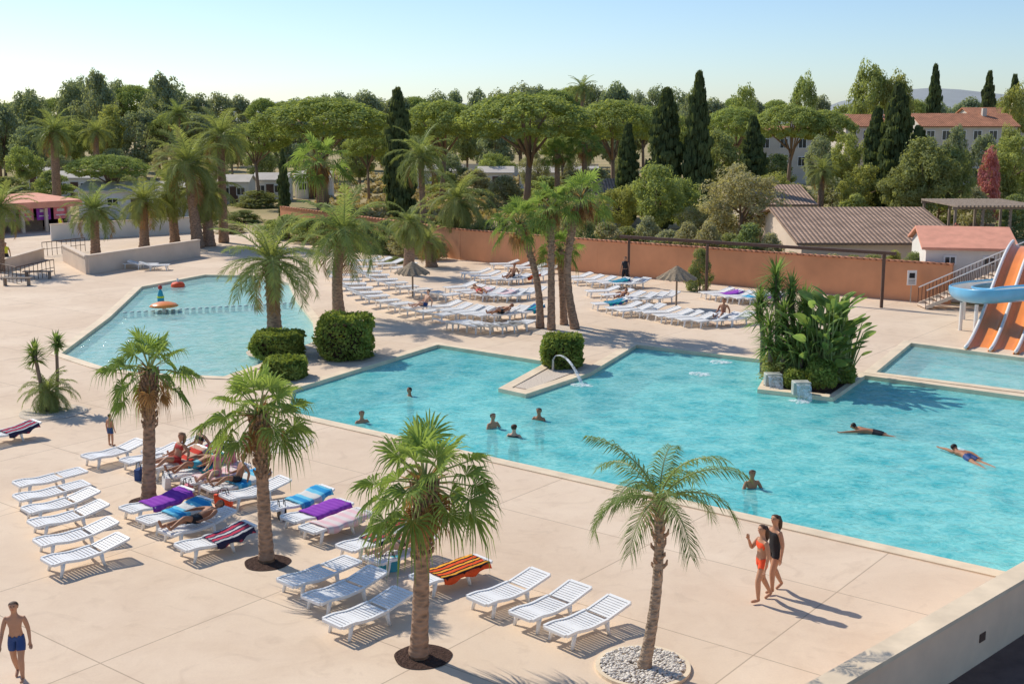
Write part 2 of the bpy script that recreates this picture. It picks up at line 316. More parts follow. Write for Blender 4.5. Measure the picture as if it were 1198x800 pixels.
    if kind=='bikini':
        garment('bikini_bottom',body&(hgt<.05)&(hgt>-.17),CL[cm],.012)
        garment('bikini_top',(tor|(names=='uarm')&(bt<.05))&(hgt>.23)&(hgt<.40),CL[cm],.013)
    if kind=='suit': garment('swimsuit',body&(hgt<.40)&(hgt>-.17),CL[cm],.012)
    if kind=='dress': garment('dress',hip|tor|th0|(th1&(bt<.3)),CL[cm],.02)
    if kind=='vest':
        garment('trousers',hip|((names=='torso')&(hgt<.05))|th0|th1|(names=='shin'),CL['black'],.012)
        garment('vest',tor&(hgt>.03),CL[cm],.02)
    rel=co-hc; hm=(names=='head')&(((rel@F)<.028+ .55*(rel@Hd))&((rel@Hd)>-.07))
    hm&=~((rel@F>.0)&(rel@Hd<.0))
    garment('hair',hm,hair,.014)
    if longhair:
        b=MB(); c0=Vector(hc)-fc.normalized()*.07
        b.tube([c0+hd*.03,c0-fc.normalized()*.03-hd*.08,c0-fc.normalized()*.035-hd*.2,c0-fc.normalized()*.01-hd*.3],[.055,.068,.055,.02],10); b.ob('long_hair',hair,E,smooth=True)
    for sg in(1,-1):
        b=MB(); b.rev([(0,-.009),(.009,-.005),(.011,0),(.009,.005),(0,.009)],8,Vector(hc)+fc.normalized()*.078+side*sg*.031+hd*.008); b.ob('eye',HR[1],E,smooth=True)
    b=MB(); c=Vector(hc)+fc.normalized()*.082-hd*.058; b.tube([c-side*.022,c+fc.normalized()*.004,c+side*.022],[.003,.007,.003],6); b.ob('mouth',CL['red'],E,smooth=True)
    return E
R=math.radians
def pp(px,py,z=0): return P(px,py,z)
person('walk',1.48,SK[0],HR[0],('shorts','blue'),pp(23,795),R(8),'boy in navy swim shorts walking barefoot on the deck')
person('hand',1.66,SK[0],HR[0],('bikini','orange'),pp(890,703),R(-72),'woman in orange bikini walking with a hand at her mouth',female=True,longhair=True)
person('walk',1.70,SK[0],HR[0],('suit','black'),pp(905,692),R(-66),'woman with long brown hair in black swimsuit walking',longhair=True,female=True)
person('stand',1.0,SK[0],HR[0],('shorts','blue'),pp(130,521),R(150),'small boy in blue swim shorts standing on the deck')
WZ=-.12
gs='bathers in the swimming pool'
for px,py,rz,sk_,hr,cl,lab,zo in((576,500,40,0,1,('shorts','blue'),'dark-haired bather standing chest-deep in the pool',-.26),(480,463,-60,1,1,('shorts','black'),'bather neck-deep near the pool edge',-.42),
  (601,511,160,2,0,('bikini','black'),'woman standing chest-deep in the pool water',-.34),(631,491,-30,1,1,('shorts','blue'),'dark-haired man standing in the pool water',-.33),(423,494,30,0,1,('shorts','blue'),'bather wading near the pool edge',-.34),
  (879,570,15,1,0,('shorts','black'),'man standing chest-deep in the pool',-.24)):
    person('wade',1.7,SK[sk_],HR[hr],cl,pp(px,py,WZ),R(rz),lab,zoff=zo,group=gs)
person('swim',1.75,SK[1],HR[1],('shorts','black'),pp(1022,507,WZ),R(-110),'man swimming breaststroke in the pool',zoff=.03,group=gs)
person('crawl',1.75,SK[1],HR[1],('shorts','blue'),pp(1132,536,WZ),R(197),'man swimming front crawl in the pool',zoff=.04,group=gs)
person('stand',1.75,SK[0],HR[1],('vest','yellow'),pp(8,314),R(30),'attendant in yellow high-visibility vest standing by the ramp')
person('stand',1.75,SK[0],HR[1],('vest','yellow'),pp(72,276),R(-30),'attendant in yellow high-visibility vest beside the bar')
person('stand',1.75,SK[0],HR[1],('vest','black'),pp(731,334),R(-30),'person in dark clothes standing near the back wall')
person('stand',1.2,SK[0],HR[0],('dress','pink'),pp(272,560),R(30),'child in pink dress standing between sun loungers')
# ---------------------------------------------------------------- sun loungers
SEATZ=.34; LS=.93
def prof(x,b):
    if x<.25: return SEATZ-.03*math.exp(-((x+.25)/.3)**2)+ (.02*math.exp(-((x+.7)/.2)**2))
    return SEATZ+(x-.25)*math.tan(b)*(1-.15*(x-.25))
def lounger_meshes(b):
    seat=MB()
    for s in(1,-1):
        for k in range(8):
            x0=-.95+k*.15; x1=x0+.152
            a,c=prof(x0,b),prof(x1,b)
            seat.add([(x0,s*.33-.03,a-.035),(x0,s*.33+.03,a-.035),(x1,s*.33-.03,c-.035),(x1,s*.33+.03,c-.035),(x0,s*.33-.03,a+.03),(x0,s*.33+.03,a+.03),(x1,s*.33-.03,c+.03),(x1,s*.33+.03,c+.03)],
               [(0,2,3,1),(4,5,7,6),(0,4,6,2),(1,3,7,5),(0,1,5,4),(2,6,7,3)])
    seat.box((-.955,0,prof(-.95,b)-.01),(.07,.60,.06))
    for k in range(13):
        x=-.86+k*.086; seat.box((x,0,prof(x,b)),(.066,.602,.018))
    seat.box((.22,0,SEATZ-.05),(.04,.602,.05))
    bk=MB(); ca,sa=math.cos(b),math.sin(b); Mx=Matrix.Rotation(-b,3,'Y')
    def pt(u,y,w): return Vector((.28+u*ca-w*sa,y,SEATZ+u*sa+w*ca))
    for s in(1,-1): bk.box(pt(.34,s*.31,0),(.68,.055,.055),M=Mx)
    bk.box(pt(.68,0,0),(.08,.60,.05),M=Mx)
    for k in range(8): bk.box(pt(.05+k*.078,0,.004),(.06,.566,.018),M=Mx)
    bk.box(pt(.3,0,-.06),(.05,.5,.03),M=Mx)
    legs=[]
    for x,y in((-.72,.31),(-.72,-.31),(.22,.31),(.22,-.31)):
        l=MB(); z=prof(x,b)-.03; sx=-.07 if x<0 else .07
        l.tube([(x,y,z),(x+sx*.3,y*1.02,z*.55),(x+sx,y*1.05,0.0)],[.06,.045,.036],8); legs.append(l.mesh('leg',[M_white],True))
    return seat.mesh('seat',[M_white]),bk.mesh('backrest',[M_white]),legs
LV=[lounger_meshes(R(a)) for a in(3,13,26)]; LB=[R(3),R(13),R(26)]
def lounger(loc,rz,var,label,group='white sun loungers on the pool deck'):
    s,b,l=LV[var]; E=empty('sun_lounger',loc,label,'sun lounger',group,rz,(LS,LS,LS))
    obj('seat',s,E); obj('backrest',b,E)
    for x in l: obj('leg',x,E)
    return E
LD=math.atan2(.72,.69)
def towel(loc,rz,var,mat,label,x0=-.8,x1=.85,wd=.36,sc=1):
    b=MB(); n=14; vs=[];fs=[]
    ys=[-wd-.035,-wd-.02,-wd+.03,-.15,.05,.2,wd-.03,wd+.02,wd+.035]; k=len(ys); g=random.Random(int(loc.x*100))
    for i in range(n+1):
        x=x0+(x1-x0)*i/n; z=(prof(x,LB[var]) if x<.28 else SEATZ+(x-.28)*math.tan(LB[var]))+.04
        for j,y in enumerate(ys):
            dz=-.13-.04*math.sin(i*.9+j) if j in(0,k-1) else(-.015 if j in(1,k-2) else .008*math.sin(i*1.7+j*2)+g.uniform(0,.012))
            vs.append((x+.02*math.sin(j*3+i),y+.018*math.sin(i*1.3),z+dz))
    for i in range(n):
        for j in range(k-1): a=i*k+j; fs.append((a,a+1,a+k+1,a+k))
    b.add(vs,fs); o=b.ob('towel',mat,None,loc,rz+g.uniform(-.06,.06),True); o.scale=(sc,sc,sc); top(o,label,'towel','towels spread on sun loungers')
    md=o.modifiers.new('t','SOLIDIFY'); md.thickness=.012
def Stripe(name,c1,c2,c3=None,sc=5,dirn='X'):
    m,nt,N,L=nm(name); tc=N('ShaderNodeTexCoord').outputs['Object']
    w=N('ShaderNodeTexWave'); w.bands_direction=dirn; w.inputs['Scale'].default_value=sc; w.inputs['Distortion'].default_value=.3; L(tc,w.inputs['Vector'])
    c=mixrgb(nt,ramp(nt,w.outputs['Fac'],.45,.55),c1,c2)
    if c3:
        w2=N('ShaderNodeTexWave'); w2.bands_direction=dirn; w2.inputs['Scale'].default_value=sc*.5; L(tc,w2.inputs['Vector']); c=mixrgb(nt,ramp(nt,w2.outputs['Fac'],.7,.75),c,c3)
    finish(nt,c,.95,noise(nt,tc,50),.3,.01,.05); return m
TW={'blue':Stripe('blue_towel',(.04,.30,.60),(.16,.52,.70),(.65,.65,.62),sc=.9),'purple':Stripe('purple_towel',(.26,.06,.42),(.30,.08,.46),sc=2),'orange':Stripe('striped_towel',(.85,.38,.05),(.03,.02,.02),(.75,.10,.03),2.2,'Y'),
 'bw':Stripe('patterned_towel',(.55,.55,.55),(.04,.04,.08),(.5,.06,.1),2,'Y'),'pink':Stripe('pink_towel',(.75,.50,.52),(.7,.62,.6),sc=1),'teal':Stripe('teal_towel',(.03,.35,.38),(.05,.1,.3),sc=1,dirn='Y'),'red':Stripe('red_towel',(.6,.07,.05),(.6,.4,.3),sc=1)}
near=[(60,572,0,0,None),(62,588,0,0,None),(73,602,0,1,None),(82,618,0,1,None),(91,640,0,1,None),(102,661,0,1,None),(135,540,0,1,None),(12,516,0,1,'bw'),
 (180,545,0,1,None),(206,553,0,2,'red'),(232,561,0,2,'teal'),(254,569,0,1,'pink'),(278,577,0,1,'blue'),(300,587,0,1,None),(205,536,0,1,None),(232,542,0,1,'bw'),
 (185,601,0,1,'purple'),(206,614,0,1,'blue'),(233,627,0,1,None),(254,645,0,1,'bw'),
 (350,599,0,1,'blue'),(372,612,0,0,'purple'),(394,624,0,0,'pink'),
 (438,645,0,2,'bw'),(470,659,0,1,None),(528,683,0,0,'orange'),
 (375,685,0,0,None),(405,704,0,1,None),(432,731,0,1,None),(596,706,0,1,None),(645,723,0,1,None),(688,741,0,1,None)]
tl={'blue':'blue and white beach towel over a sun lounger','purple':'purple beach towel over a sun lounger','orange':'orange and black striped towel over a sun lounger','bw':'black and white patterned towel over a sun lounger','pink':'pink beach towel over a sun lounger','red':'red striped towel on a sun lounger','teal':'teal beach towel over a sun lounger'}
for px,py,dz,var,tw in near:
    loc=P(px,py); rz=LD+random.uniform(-.08,.08)
    lounger(loc,rz,var,('white slatted plastic sun lounger under a towel' if tw else 'empty white slatted plastic sun lounger with raised backrest' if var else 'empty white slatted plastic sun lounger lying flat'))
    if tw: towel(loc,rz,var,TW[tw],tl[tw],x0={'bw':-.2,'orange':-.5,'purple':-.35,'blue':-.2,'red':-.2,'pink':-.6,'teal':-.1}[tw],sc=LS)
def onl(px,py,pose,H,sk_,hr,cl,lab,z=.0,fl=0,**k):
    p=P(px,py); r=LD-math.pi/2+fl
    person(pose,H,SK[sk_],HR[hr],cl,(p.x,p.y,0),r,lab,zoff=SEATZ*LS+.13+z,group='guests resting on sun loungers',**k)
onl(208,553,'sit',1.65,0,2,('bikini','red'),'woman in red bikini sitting on a sun lounger',female=True,longhair=True)
onl(233,561,'lie',1.7,1,1,('shorts','teal'),'man in teal shorts lying on a sun lounger')
onl(254,569,'sit',1.65,2,0,('bikini','pink'),'woman in pink bikini sitting on a towel',female=True,fl=.5)
onl(280,577,'sit',1.5,1,1,('shorts','black'),'sunbather sitting up on a sun lounger',fl=-.3)
onl(232,542,'sit',1.65,0,0,('bikini','black'),'woman in black bikini sitting on a sun lounger',female=True)
onl(233,627,'lie',1.7,1,0,('shorts','black'),'tanned man lying on his back on a sun lounger')
onl(470,659,'lie',1.65,2,2,('bikini','black'),'woman in black bikini lying on a sun lounger',female=True)
for px,py,ps,c in((498,366,'sit','blue'),(560,350,'lie','red'),(600,331,'sit','black'),(728,356,'lie','blue'),(845,378,'sit','red'),(588,375,'lie','black')):
    p=P(px,py); person(ps,1.7,random.choice(SK),random.choice(HR),('shorts',c),p,random.uniform(-1,1),'distant sunbather resting on a sun lounger',zoff=SEATZ+.14,group='guests resting on sun loungers')
for px,py,c,cn in((165,560,'blue','navy'),(262,592,'orange','orange'),(220,580,'pink','pink'),(330,606,'black','black'),(290,560,'white','white'),(455,668,'teal','teal'),(195,570,'white','white')):
    p=P(px,py); E=empty('beach_bag',p,cn+' cloth beach bag standing beside the loungers','bag','beach bags on the deck',random.uniform(0,3))
    b=MB(); b.add([(-.2,-.09,0),(.2,-.09,0),(.2,.09,0),(-.2,.09,0),(-.26,-.07,.32),(.26,-.07,.30),(.24,.07,.31),(-.25,.06,.33)],[(0,3,2,1),(0,1,5,4),(1,2,6,5),(2,3,7,6),(3,0,4,7),(4,5,6,7)]); b.ob('pouch',CL[c],E)
    for s in(-.07,.07): b=MB(); b.tube([(-.13,s,.3),(-.08,s,.46),(.08,s,.46),(.13,s,.3)],.012,6); b.ob('handle',CL['black'],E,smooth=True)
# far loungers: single mesh
fm=MB(); b=R(18)
for s in(1,-1):
    fm.box((-.33,s*.32,.33),(1.24,.06,.06)); fm.box((.60,s*.31,.33+.33*math.tan(b)),(.72,.06,.06),M=Matrix.Rotation(-b,3,'Y'))
    for x in(-.75,.22): fm.tube([(x,s*.31,.32),(x*1.08,s*.33,0)],[.055,.035],6)
for k in range(10): fm.box((-.9+k*.125,0,.34),(.095,.6,.02))
for k in range(6):
    u=.06+k*.12; fm.box((.29+u*math.cos(b),0,.34+u*math.sin(b)),(.09,.56,.02),M=Matrix.Rotation(-b,3,'Y'))
fmesh=fm.mesh('sun_lounger',[M_white])
rows=[((402,328),(436,354),(516,376),11,180,228),((422,318),(458,338),(520,352),9,178,225),((530,385),(572,390),(612,386),7,212,240),((518,365),(565,374),(618,371),8,28,55),((538,342),(580,351),(622,349),8,25,50),((556,325),(592,332),(628,329),7,20,45),((428,310),(450,312),(472,318),4,20,40),
 ((712,362),(735,368),(757,370),4,15,30),((706,347),(742,355),(778,354),6,15,40),((674,330),(710,336),(745,337),6,20,35),((772,372),(815,380),(862,380),7,12,35),((838,349),(870,354),(900,355),6,15,30),((152,314),(166,315),(180,316),3,180,185),((590,314),(615,318),(640,320),4,10,20)]
tcol=list(TW.items())
for (a,c_,b_,n,an0,an1) in rows:
    A=P(*a);B=P(*b_);C_=P(*c_)
    for i in range(n):
        u=i/(n-1); p=A*((1-u)*(1-2*u))+C_*(4*u*(1-u))+B*(u*(2*u-1))
        p=p+Vector((random.uniform(-.08,.08),random.uniform(-.15,.15),0)); p.z=0; rz=R(an0+(an1-an0)*u)+random.uniform(-.08,.08)
        o=obj('sun_lounger',fmesh,None,p,rz); top(o,'white plastic sun lounger in a row near the back wall','sun lounger','rows of sun loungers across the deck')
        if random.random()<.09:
            k=random.choice(tcol); towel(p,rz,1,k[1],'%s beach towel on a sun lounger'%{'bw':'patterned','orange':'orange striped'}.get(k[0],k[0]),x0=-.2)
# ---------------------------------------------------------------- pools, deck, ground
def poly(pts): return [P(*p).to_2d() for p in pts]
main=poly([(338,482),(1300,697.5),(1420,600),(1360,487),(1012,440),(975,466),(886,456),(905,423),(745,404),(690,437),(615,462),(583,455),(640,424),(512,404),(343,456)])
slidep=poly([(1025,436),(1330,474),(1330,437),(1066,402)])
kids=poly([(72,414),(118,429),(165,437),(262,441),(300,428),(368,400),(366,376),(346,350),(338,332),(300,323),(240,322),(166,336),(128,372)])
def area(p): return .5*sum(p[i].x*p[(i+1)%len(p)].y-p[(i+1)%len(p)].x*p[i].y for i in range(len(p)))
def ccw(p): return p if area(p)>0 else p[::-1]
def offset(p,d):
    p=ccw(p); n=len(p); out=[]
    for i in range(n):
        a=(p[i]-p[i-1]).normalized(); b=(p[(i+1)%n]-p[i]).normalized()
        na=Vector((a.y,-a.x)); nb_=Vector((b.y,-b.x)); m=(na+nb_); l=m.length
        m=m/l; k=d/max(.35,m.dot(na)); out.append(p[i]+m*k)
    return out
def sheet(name,loops,z,mat):
    cu=bpy.data.curves.new(name,'CURVE'); cu.dimensions='2D'; cu.fill_mode='BOTH'
    for lp in loops:
        s=cu.splines.new('POLY'); s.points.add(len(lp)-1); s.use_cyclic_u=True
        for i,p in enumerate(lp): s.points[i].co=(p[0],p[1],0,1)
    o=bpy.data.objects.new(name,cu); link(o); bpy.context.view_layer.update()
    me=bpy.data.meshes.new_from_object(o.evaluated_get(bpy.context.evaluated_depsgraph_get())); bpy.data.objects.remove(o)
    me.materials.clear(); me.materials.append(mat)
    for p in me.polygons: p.material_index=0
    me.name=name
    ob=obj(name,me); ob.location.z=z; return ob
W=[P(1112,356),P(900,338),P(700,320),P(540,304),P(330,270)]
deck=[Vector((-110,-20)),Vector((80,-20)),Vector((80,58)),P(1198,363).to_2d()]+[x.to_2d() for x in W]+[P(230,264).to_2d(),P(0,262).to_2d(),Vector((-110,113))]
pools=[main,slidep,kids]
o=sheet('pool_deck',[deck]+[offset(p,.05) for p in pools],0,M_deck); o["kind"]="structure"
o=sheet('ground',[[(-3500,-600),(3500,-600),(3500,5000),(-3500,5000)],deck],0,M_ground); o["kind"]="structure"
for nme,p,dep,bm_,wm,lab in(('main',main,1.15,M_basin,M_water,'large turquoise outdoor swimming pool with cream coping'),('slide',slidep,.75,M_basin,M_waterk,'small landing pool beneath the water slides'),('kids',kids,.4,M_basink,M_waterk,'shallow paddling pool with pale tiles and cream coping')):
    p=ccw(p); n=len(p); c=sum(p,Vector((0,0)))/n
    E=empty('swimming_pool',(c.x,c.y,0),lab,'swimming pool')
    q=offset(p,.42); b=MB(); vs=[]
    for i in range(n):
        a,d=p[i]-c,q[i]-c
        vs+=[(a.x,a.y,-.3),(a.x,a.y,.035),(d.x,d.y,.035),(d.x,d.y,-.01)]
    fs=[]
    for i in range(n):
        j=(i+1)%n
        for k in range(3): fs.append((i*4+k,j*4+k,j*4+k+1,i*4+k+1))
    b.add(vs,fs); b.ob('coping',M_coping,E)
    b=MB(); q=offset(p,.03); vs=[(x.x-c.x,x.y-c.y,z) for z in(-dep,-.1) for x in q]
    b.add(vs,[(i,(i+1)%n,n+(i+1)%n,n+i) for i in range(n)]); b.ob('pool_wall',bm_,E)
    f=sheet('basin_floor',[q],-dep,bm_); f.parent=E; f.location=(-c.x,-c.y,-dep)
    wo=sheet('water',[offset(p,.02)],WZ,wm); wo["kind"]="structure"
o=sheet('planting_bed',[poly([(905,430),(893,452),(972,462),(1004,441),(980,431)])],.05,M_soil); o["kind"]="structure"
o=sheet('gravel_bed',[poly([(650,428),(602,453),(618,456),(676,434)])],.02,M_gravel); o["kind"]="structure"
def disc(px,py,rpx,mat,name,label,ring=True,z=.03,cat='tree pit'):
    p=P(px,py); r=rpx*mpp(p); E=empty(name,p,label,cat)
    b=MB(); vs=[(0,0,z)]+[(r*math.cos(a)*(1+.03*math.sin(a*5)),r*math.sin(a)*(1+.03*math.cos(a*3)),z) for a in np.linspace(0,2*math.pi,40,endpoint=False)]
    b.add(vs,[(0,i+1,(i+1)%40+1) for i in range(40)]); b.ob('bed',mat,E)
    if ring: 
        b=MB(); b.rev([(r*.97,-.01),(r*.97,.06),(r*1.07,.06),(r*1.07,-.01)],40); b.ob('edging',M_coping,E)
    return E,r
disc(495,768,34,M_soil,'tree_pit','round dark mulch pit around a palm trunk',False,.012)
disc(313,658,27,M_soil,'tree_pit','round dark mulch pit around a palm trunk',False,.012)
disc(175,587,24,M_soil,'tree_pit','round dark mulch pit around a palm trunk',False,.012)
disc(322,412,34,M_gravel,'planting_bed','pale gravel bed beneath a palm',False,.012); disc(400,416,40,M_gravel,'planting_bed','pale gravel bed around a clipped hedge',False,.012)
disc(655,386,40,M_gravel,'planting_bed','pale gravel bed beneath tall palms',False,.012)
disc(62,482,38,M_gravel,'planting_bed','pale gravel bed under a small palm',False,.012); disc(320,518,46,M_gravel,'planting_bed','pale gravel bed with dark centre',False,.012)
E,r=disc(752,781,52,M_gravel,'tree_pit','round white pebble bed with cream edging around a palm')
pb=MB()
for i in range(1500):
    a=random.uniform(0,6.283); q=r*.95*math.sqrt(random.random()); c=Vector((q*math.cos(a),q*math.sin(a),random.uniform(.035,.075))); s=random.uniform(.022,.05)
    ph=random.random()*6
    vs=[c+Vector((s*math.cos(ph+k*1.257)*random.uniform(.8,1.2),s*math.sin(ph+k*1.257)*random.uniform(.7,1),0)) for k in range(5)]+[c+Vector((0,0,s*.6)),c-Vector((0,0,s*.5))]
    pb.add(vs,[(k,(k+1)%5,5) for k in range(5)]+[((k+1)%5,k,6) for k in range(5)])
o=pb.ob('white_pebbles',M_pebble,E,smooth=True); o["kind"]="stuff"
# ---------------------------------------------------------------- foliage generators
def cloud_mesh(name,centers,radii,nper,leaf,mat,flat=1.,seed=0,tints=None,zshade=True,aspect=.55,zlo=None,up=.35):
    g=np.random.default_rng(seed); C=np.array(centers);Rr=np.array(radii); k=len(C)
    idx=np.repeat(np.arange(k),nper); n=len(idx)
    d=g.normal(size=(n,3)); d/=np.linalg.norm(d,axis=1)[:,None]
    rr=Rr[idx]*(g.uniform(.35,1.08,n)**.6)
    pos=C[idx]+d*rr[:,None]*np.array([1,1,flat])
    nr=d+g.normal(size=(n,3))*.55+np.array([0,0,up]); nr/=np.linalg.norm(nr,axis=1)[:,None]
    t=np.cross(nr,g.normal(size=(n,3))); t/=np.linalg.norm(t,axis=1)[:,None]; b=np.cross(nr,t)
    s=leaf*g.uniform(.6,1.4,n)[:,None]
    vs=np.stack([pos-t*s,pos+b*s*aspect,pos+t*s,pos-b*s*aspect],1).reshape(-1,3)
    if zlo is not None: vs[:,2]=np.maximum(vs[:,2],zlo)
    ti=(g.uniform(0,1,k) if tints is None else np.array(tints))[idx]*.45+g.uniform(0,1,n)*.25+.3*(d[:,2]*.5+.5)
    me=bpy.data.meshes.new(name); me.vertices.add(n*4); me.vertices.foreach_set('co',vs.ravel().astype(np.float32))
    me.loops.add(n*4); me.loops.foreach_set('vertex_index',np.arange(n*4,dtype=np.int32))
    me.polygons.add(n); me.polygons.foreach_set('loop_start',np.arange(0,n*4,4,dtype=np.int32)); me.polygons.foreach_set('loop_total',np.full(n,4,dtype=np.int32))
    me.materials.append(mat); me.update(calc_edges=True)
    a=me.attributes.new('tint','FLOAT','FACE'); a.data.foreach_set('value',np.clip(ti,0,1).astype(np.float32))
    return me
def trunk_mesh(limbs,r=.02,zt=.5,seed=0):
    g=random.Random(seed); b=MB(); ox,oy=g.uniform(-.03,.03),g.uniform(-.03,.03)
    b.tube([(0,0,0),(ox*.5,oy*.5,zt*.5),(ox,oy,zt)],[r*1.3,r,r*.8],8)
    for l in limbs: b.tube([(ox,oy,zt*g.uniform(.75,1)),( l[0]*.5,l[1]*.5,(zt+l[2])*.5+.02),l],[r*.55,r*.35,r*.12],5)
    return b.mesh('trunk',[M_bark],True)
def make_pine(seed):
    g=random.Random(seed); C=[];Rr=[]
    for i in range(100):
        q=.43*math.sqrt((i+.5)/100); a=i*2.39996+g.uniform(-.2,.2); z=.70+.21*(1-(q/.45)**2)**.8+g.uniform(-.014,.014)
        C.append((q*math.cos(a),q*math.sin(a),z)); Rr.append(g.uniform(.055,.08))
    for i in range(45):
        q=.43*math.sqrt((i+.5)/45); a=i*2.4; C.append((q*math.cos(a)*.95,q*math.sin(a)*.95,g.uniform(.63,.70))); Rr.append(.055)
    return trunk_mesh([C[g.randrange(90)] for _ in range(9)],.022,.50,seed),cloud_mesh('crown',C,Rr,115,.0125,LF_pine,.55,seed,up=1.1)
def make_broad(seed,mat,dens=100,leaf=.018,low=.25):
    g=random.Random(seed); C=[];Rr=[]
    for i in range(85):
        z=g.uniform(-1,1); a=g.uniform(0,6.28); q=math.sqrt(1-z*z)*g.uniform(.55,1); w=1+.22*math.sin(a*2+seed)+.15*math.sin(a*3+z*3)
        C.append((.36*q*w*math.cos(a),.36*q*w*math.sin(a),.5+low/2+z*(.43-low/2)*g.uniform(.75,1.05))); Rr.append(g.uniform(.07,.12))
    return trunk_mesh([C[g.randrange(85)] for _ in range(7)],.022,.45,seed),cloud_mesh('crown',C,Rr,dens,leaf,mat,.8,seed,up=.6)
def make_cyp(seed):
    g=random.Random(seed); C=[];Rr=[]
    for i in range(90):
        z=(i+.5)/90; rad=.42*min(1,(z/.12)**.5)*(1-z**3.2)**.7; a=i*2.4; q=rad*g.uniform(.35,.85)
        C.append((q*math.cos(a),q*math.sin(a),.03+z*.95)); Rr.append(max(.08,rad*.45))
    return trunk_mesh([],.03,.2,seed),cloud_mesh('crown',C,Rr,130,.034,LF_cyp,.12,seed,aspect=.9)
def make_bush(seed,mat):
    g=random.Random(seed); C=[];Rr=[]
    for i in range(60):
        z=g.uniform(0,1); a=g.uniform(0,6.28); q=math.sqrt(1-z*z)*g.uniform(.5,1)
        C.append((.4*q*math.cos(a),.4*q*math.sin(a),.06+z*.8)); Rr.append(g.uniform(.09,.15))
    return trunk_mesh([C[i] for i in range(5)],.02,.2,seed),cloud_mesh('crown',C,Rr,100,.024,mat,.8,seed,zlo=0,up=.5)
PRO={'pine':[make_pine(i) for i in range(3)],'dark':[make_broad(10+i,LF_dark) for i in range(3)],'far':[make_broad(15+i,LF_haze,100,.02,.15) for i in range(4)],'light':[make_broad(20+i,LF_light,100) for i in range(2)],'olive':[make_broad(30+i,LF_olive,140,.014,.1) for i in range(2)],
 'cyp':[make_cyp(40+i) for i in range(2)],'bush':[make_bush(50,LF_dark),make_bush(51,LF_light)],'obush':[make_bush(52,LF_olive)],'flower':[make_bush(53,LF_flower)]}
NMS={'pine':('pine_tree','umbrella pine with a wide flat crown','tree'),'dark':('oak_tree','dark green broadleaf tree in the wood','tree'),'far':('oak_tree','haze-tinted green broadleaf tree in the wood','tree'),'light':('broadleaf_tree','light green broadleaf tree beyond the wall','tree'),'olive':('olive_tree','grey-green olive-like tree behind the wall','tree'),
 'cyp':('cypress_tree','tall narrow dark green cypress','tree'),'bush':('bush','dense green bush in the grounds','bush'),'obush':('bush','grey-green shrub in the grounds','bush'),'flower':('flowering_bush','bush covered in pink flowers','bush')}
def tree(kind,px,ptop,wpx,Y,label=None,group=None,dk=None):
    p=AT(px,ptop,Y); h=p.z; wd=wpx*mpp(p)*1.12; v=random.choice(PRO[kind]) if dk is None else PRO[kind][dk]
    n,l,c=NMS[kind]; E=empty(n,(p.x,Y,0),label or l,c,group,random.uniform(0,6.28),(wd,wd,h/.98))
    obj('trunk',v[0],E); obj('crown',v[1],E)
sky=[(-40,112),(0,112),(30,103),(50,118),(85,94),(110,84),(140,96),(165,101),(190,88),(215,93),(240,108),(300,110),(400,108),(450,105),(490,100),(560,97),(640,98),(700,97),(750,98),(800,104),(860,112),(900,114),(940,112),(1000,112),(1100,114),(1240,116)]
sx=[a for a,_ in sky]; sy=[b for _,b in sky]
def skl(x): return float(np.interp(x,sx,sy))
G1='trees of the wood behind the site'
x=-30
while x<860:
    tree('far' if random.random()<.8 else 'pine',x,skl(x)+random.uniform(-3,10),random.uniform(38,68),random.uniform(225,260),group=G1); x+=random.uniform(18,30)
x=-40
while x<880:
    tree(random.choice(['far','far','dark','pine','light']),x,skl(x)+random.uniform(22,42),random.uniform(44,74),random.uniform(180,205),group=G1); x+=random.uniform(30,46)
x=-30
while x<900:
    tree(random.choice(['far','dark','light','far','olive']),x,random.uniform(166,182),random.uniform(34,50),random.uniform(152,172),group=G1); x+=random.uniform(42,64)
x=860
while x<1240:
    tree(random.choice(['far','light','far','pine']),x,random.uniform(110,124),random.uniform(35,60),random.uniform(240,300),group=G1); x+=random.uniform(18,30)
x=960
while x<1240:
    tree(random.choice(['far','light','light','olive']),x,random.uniform(144,158),random.uniform(34,54),random.uniform(135,146),group=G1); x+=random.uniform(26,40)
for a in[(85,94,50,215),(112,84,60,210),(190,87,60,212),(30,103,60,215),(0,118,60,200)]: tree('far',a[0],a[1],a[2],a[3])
for a in[(378,109,158,130,0),(615,103,160,120,1),(515,113,112,138,2),(720,112,105,130,0),(300,138,80,135,1),(660,150,60,150,2),(925,118,92,150,1),(968,125,70,150,0),(125,178,96,122,1),(860,122,76,170,2),(430,150,60,145,0)]:
    tree('pine',a[0],a[1],a[2],a[3],dk=a[4])
for a in[(465,106,38,116),(330,176,15,112),(735,146,30,110),(780,107,48,108),(818,88,36,106),(882,138,38,115),(1052,100,46,105),(1027,128,36,107),(1095,78,22,220),(1158,86,24,220),(1188,90,24,225),(1075,150,40,104)]:
    tree('cyp',*a)
for a in[(870,96,44,200),(942,84,42,215),(1020,70,60,230),(1050,82,50,228),(1190,95,40,200)]: tree('light',*a,label='pale green tall broadleaf tree')
for a in[(770,188,80,92),(730,215,60,96),(800,205,60,95),(905,200,60,110),(1185,155,70,120),(840,150,70,130),(1010,190,60,105)]: tree('light' if a[0]!=840 else 'dark',*a)
for a in[(868,190,115,86),(690,225,50,100),(830,235,70,90)]: tree('olive',*a)
for a in[(1085,160,90,100),(1115,170,60,102),(1060,190,70,100)]: tree('dark',*a)
tree('flower',1160,168,34,112); tree('flower',1120,260,26,70)
random.seed(11)
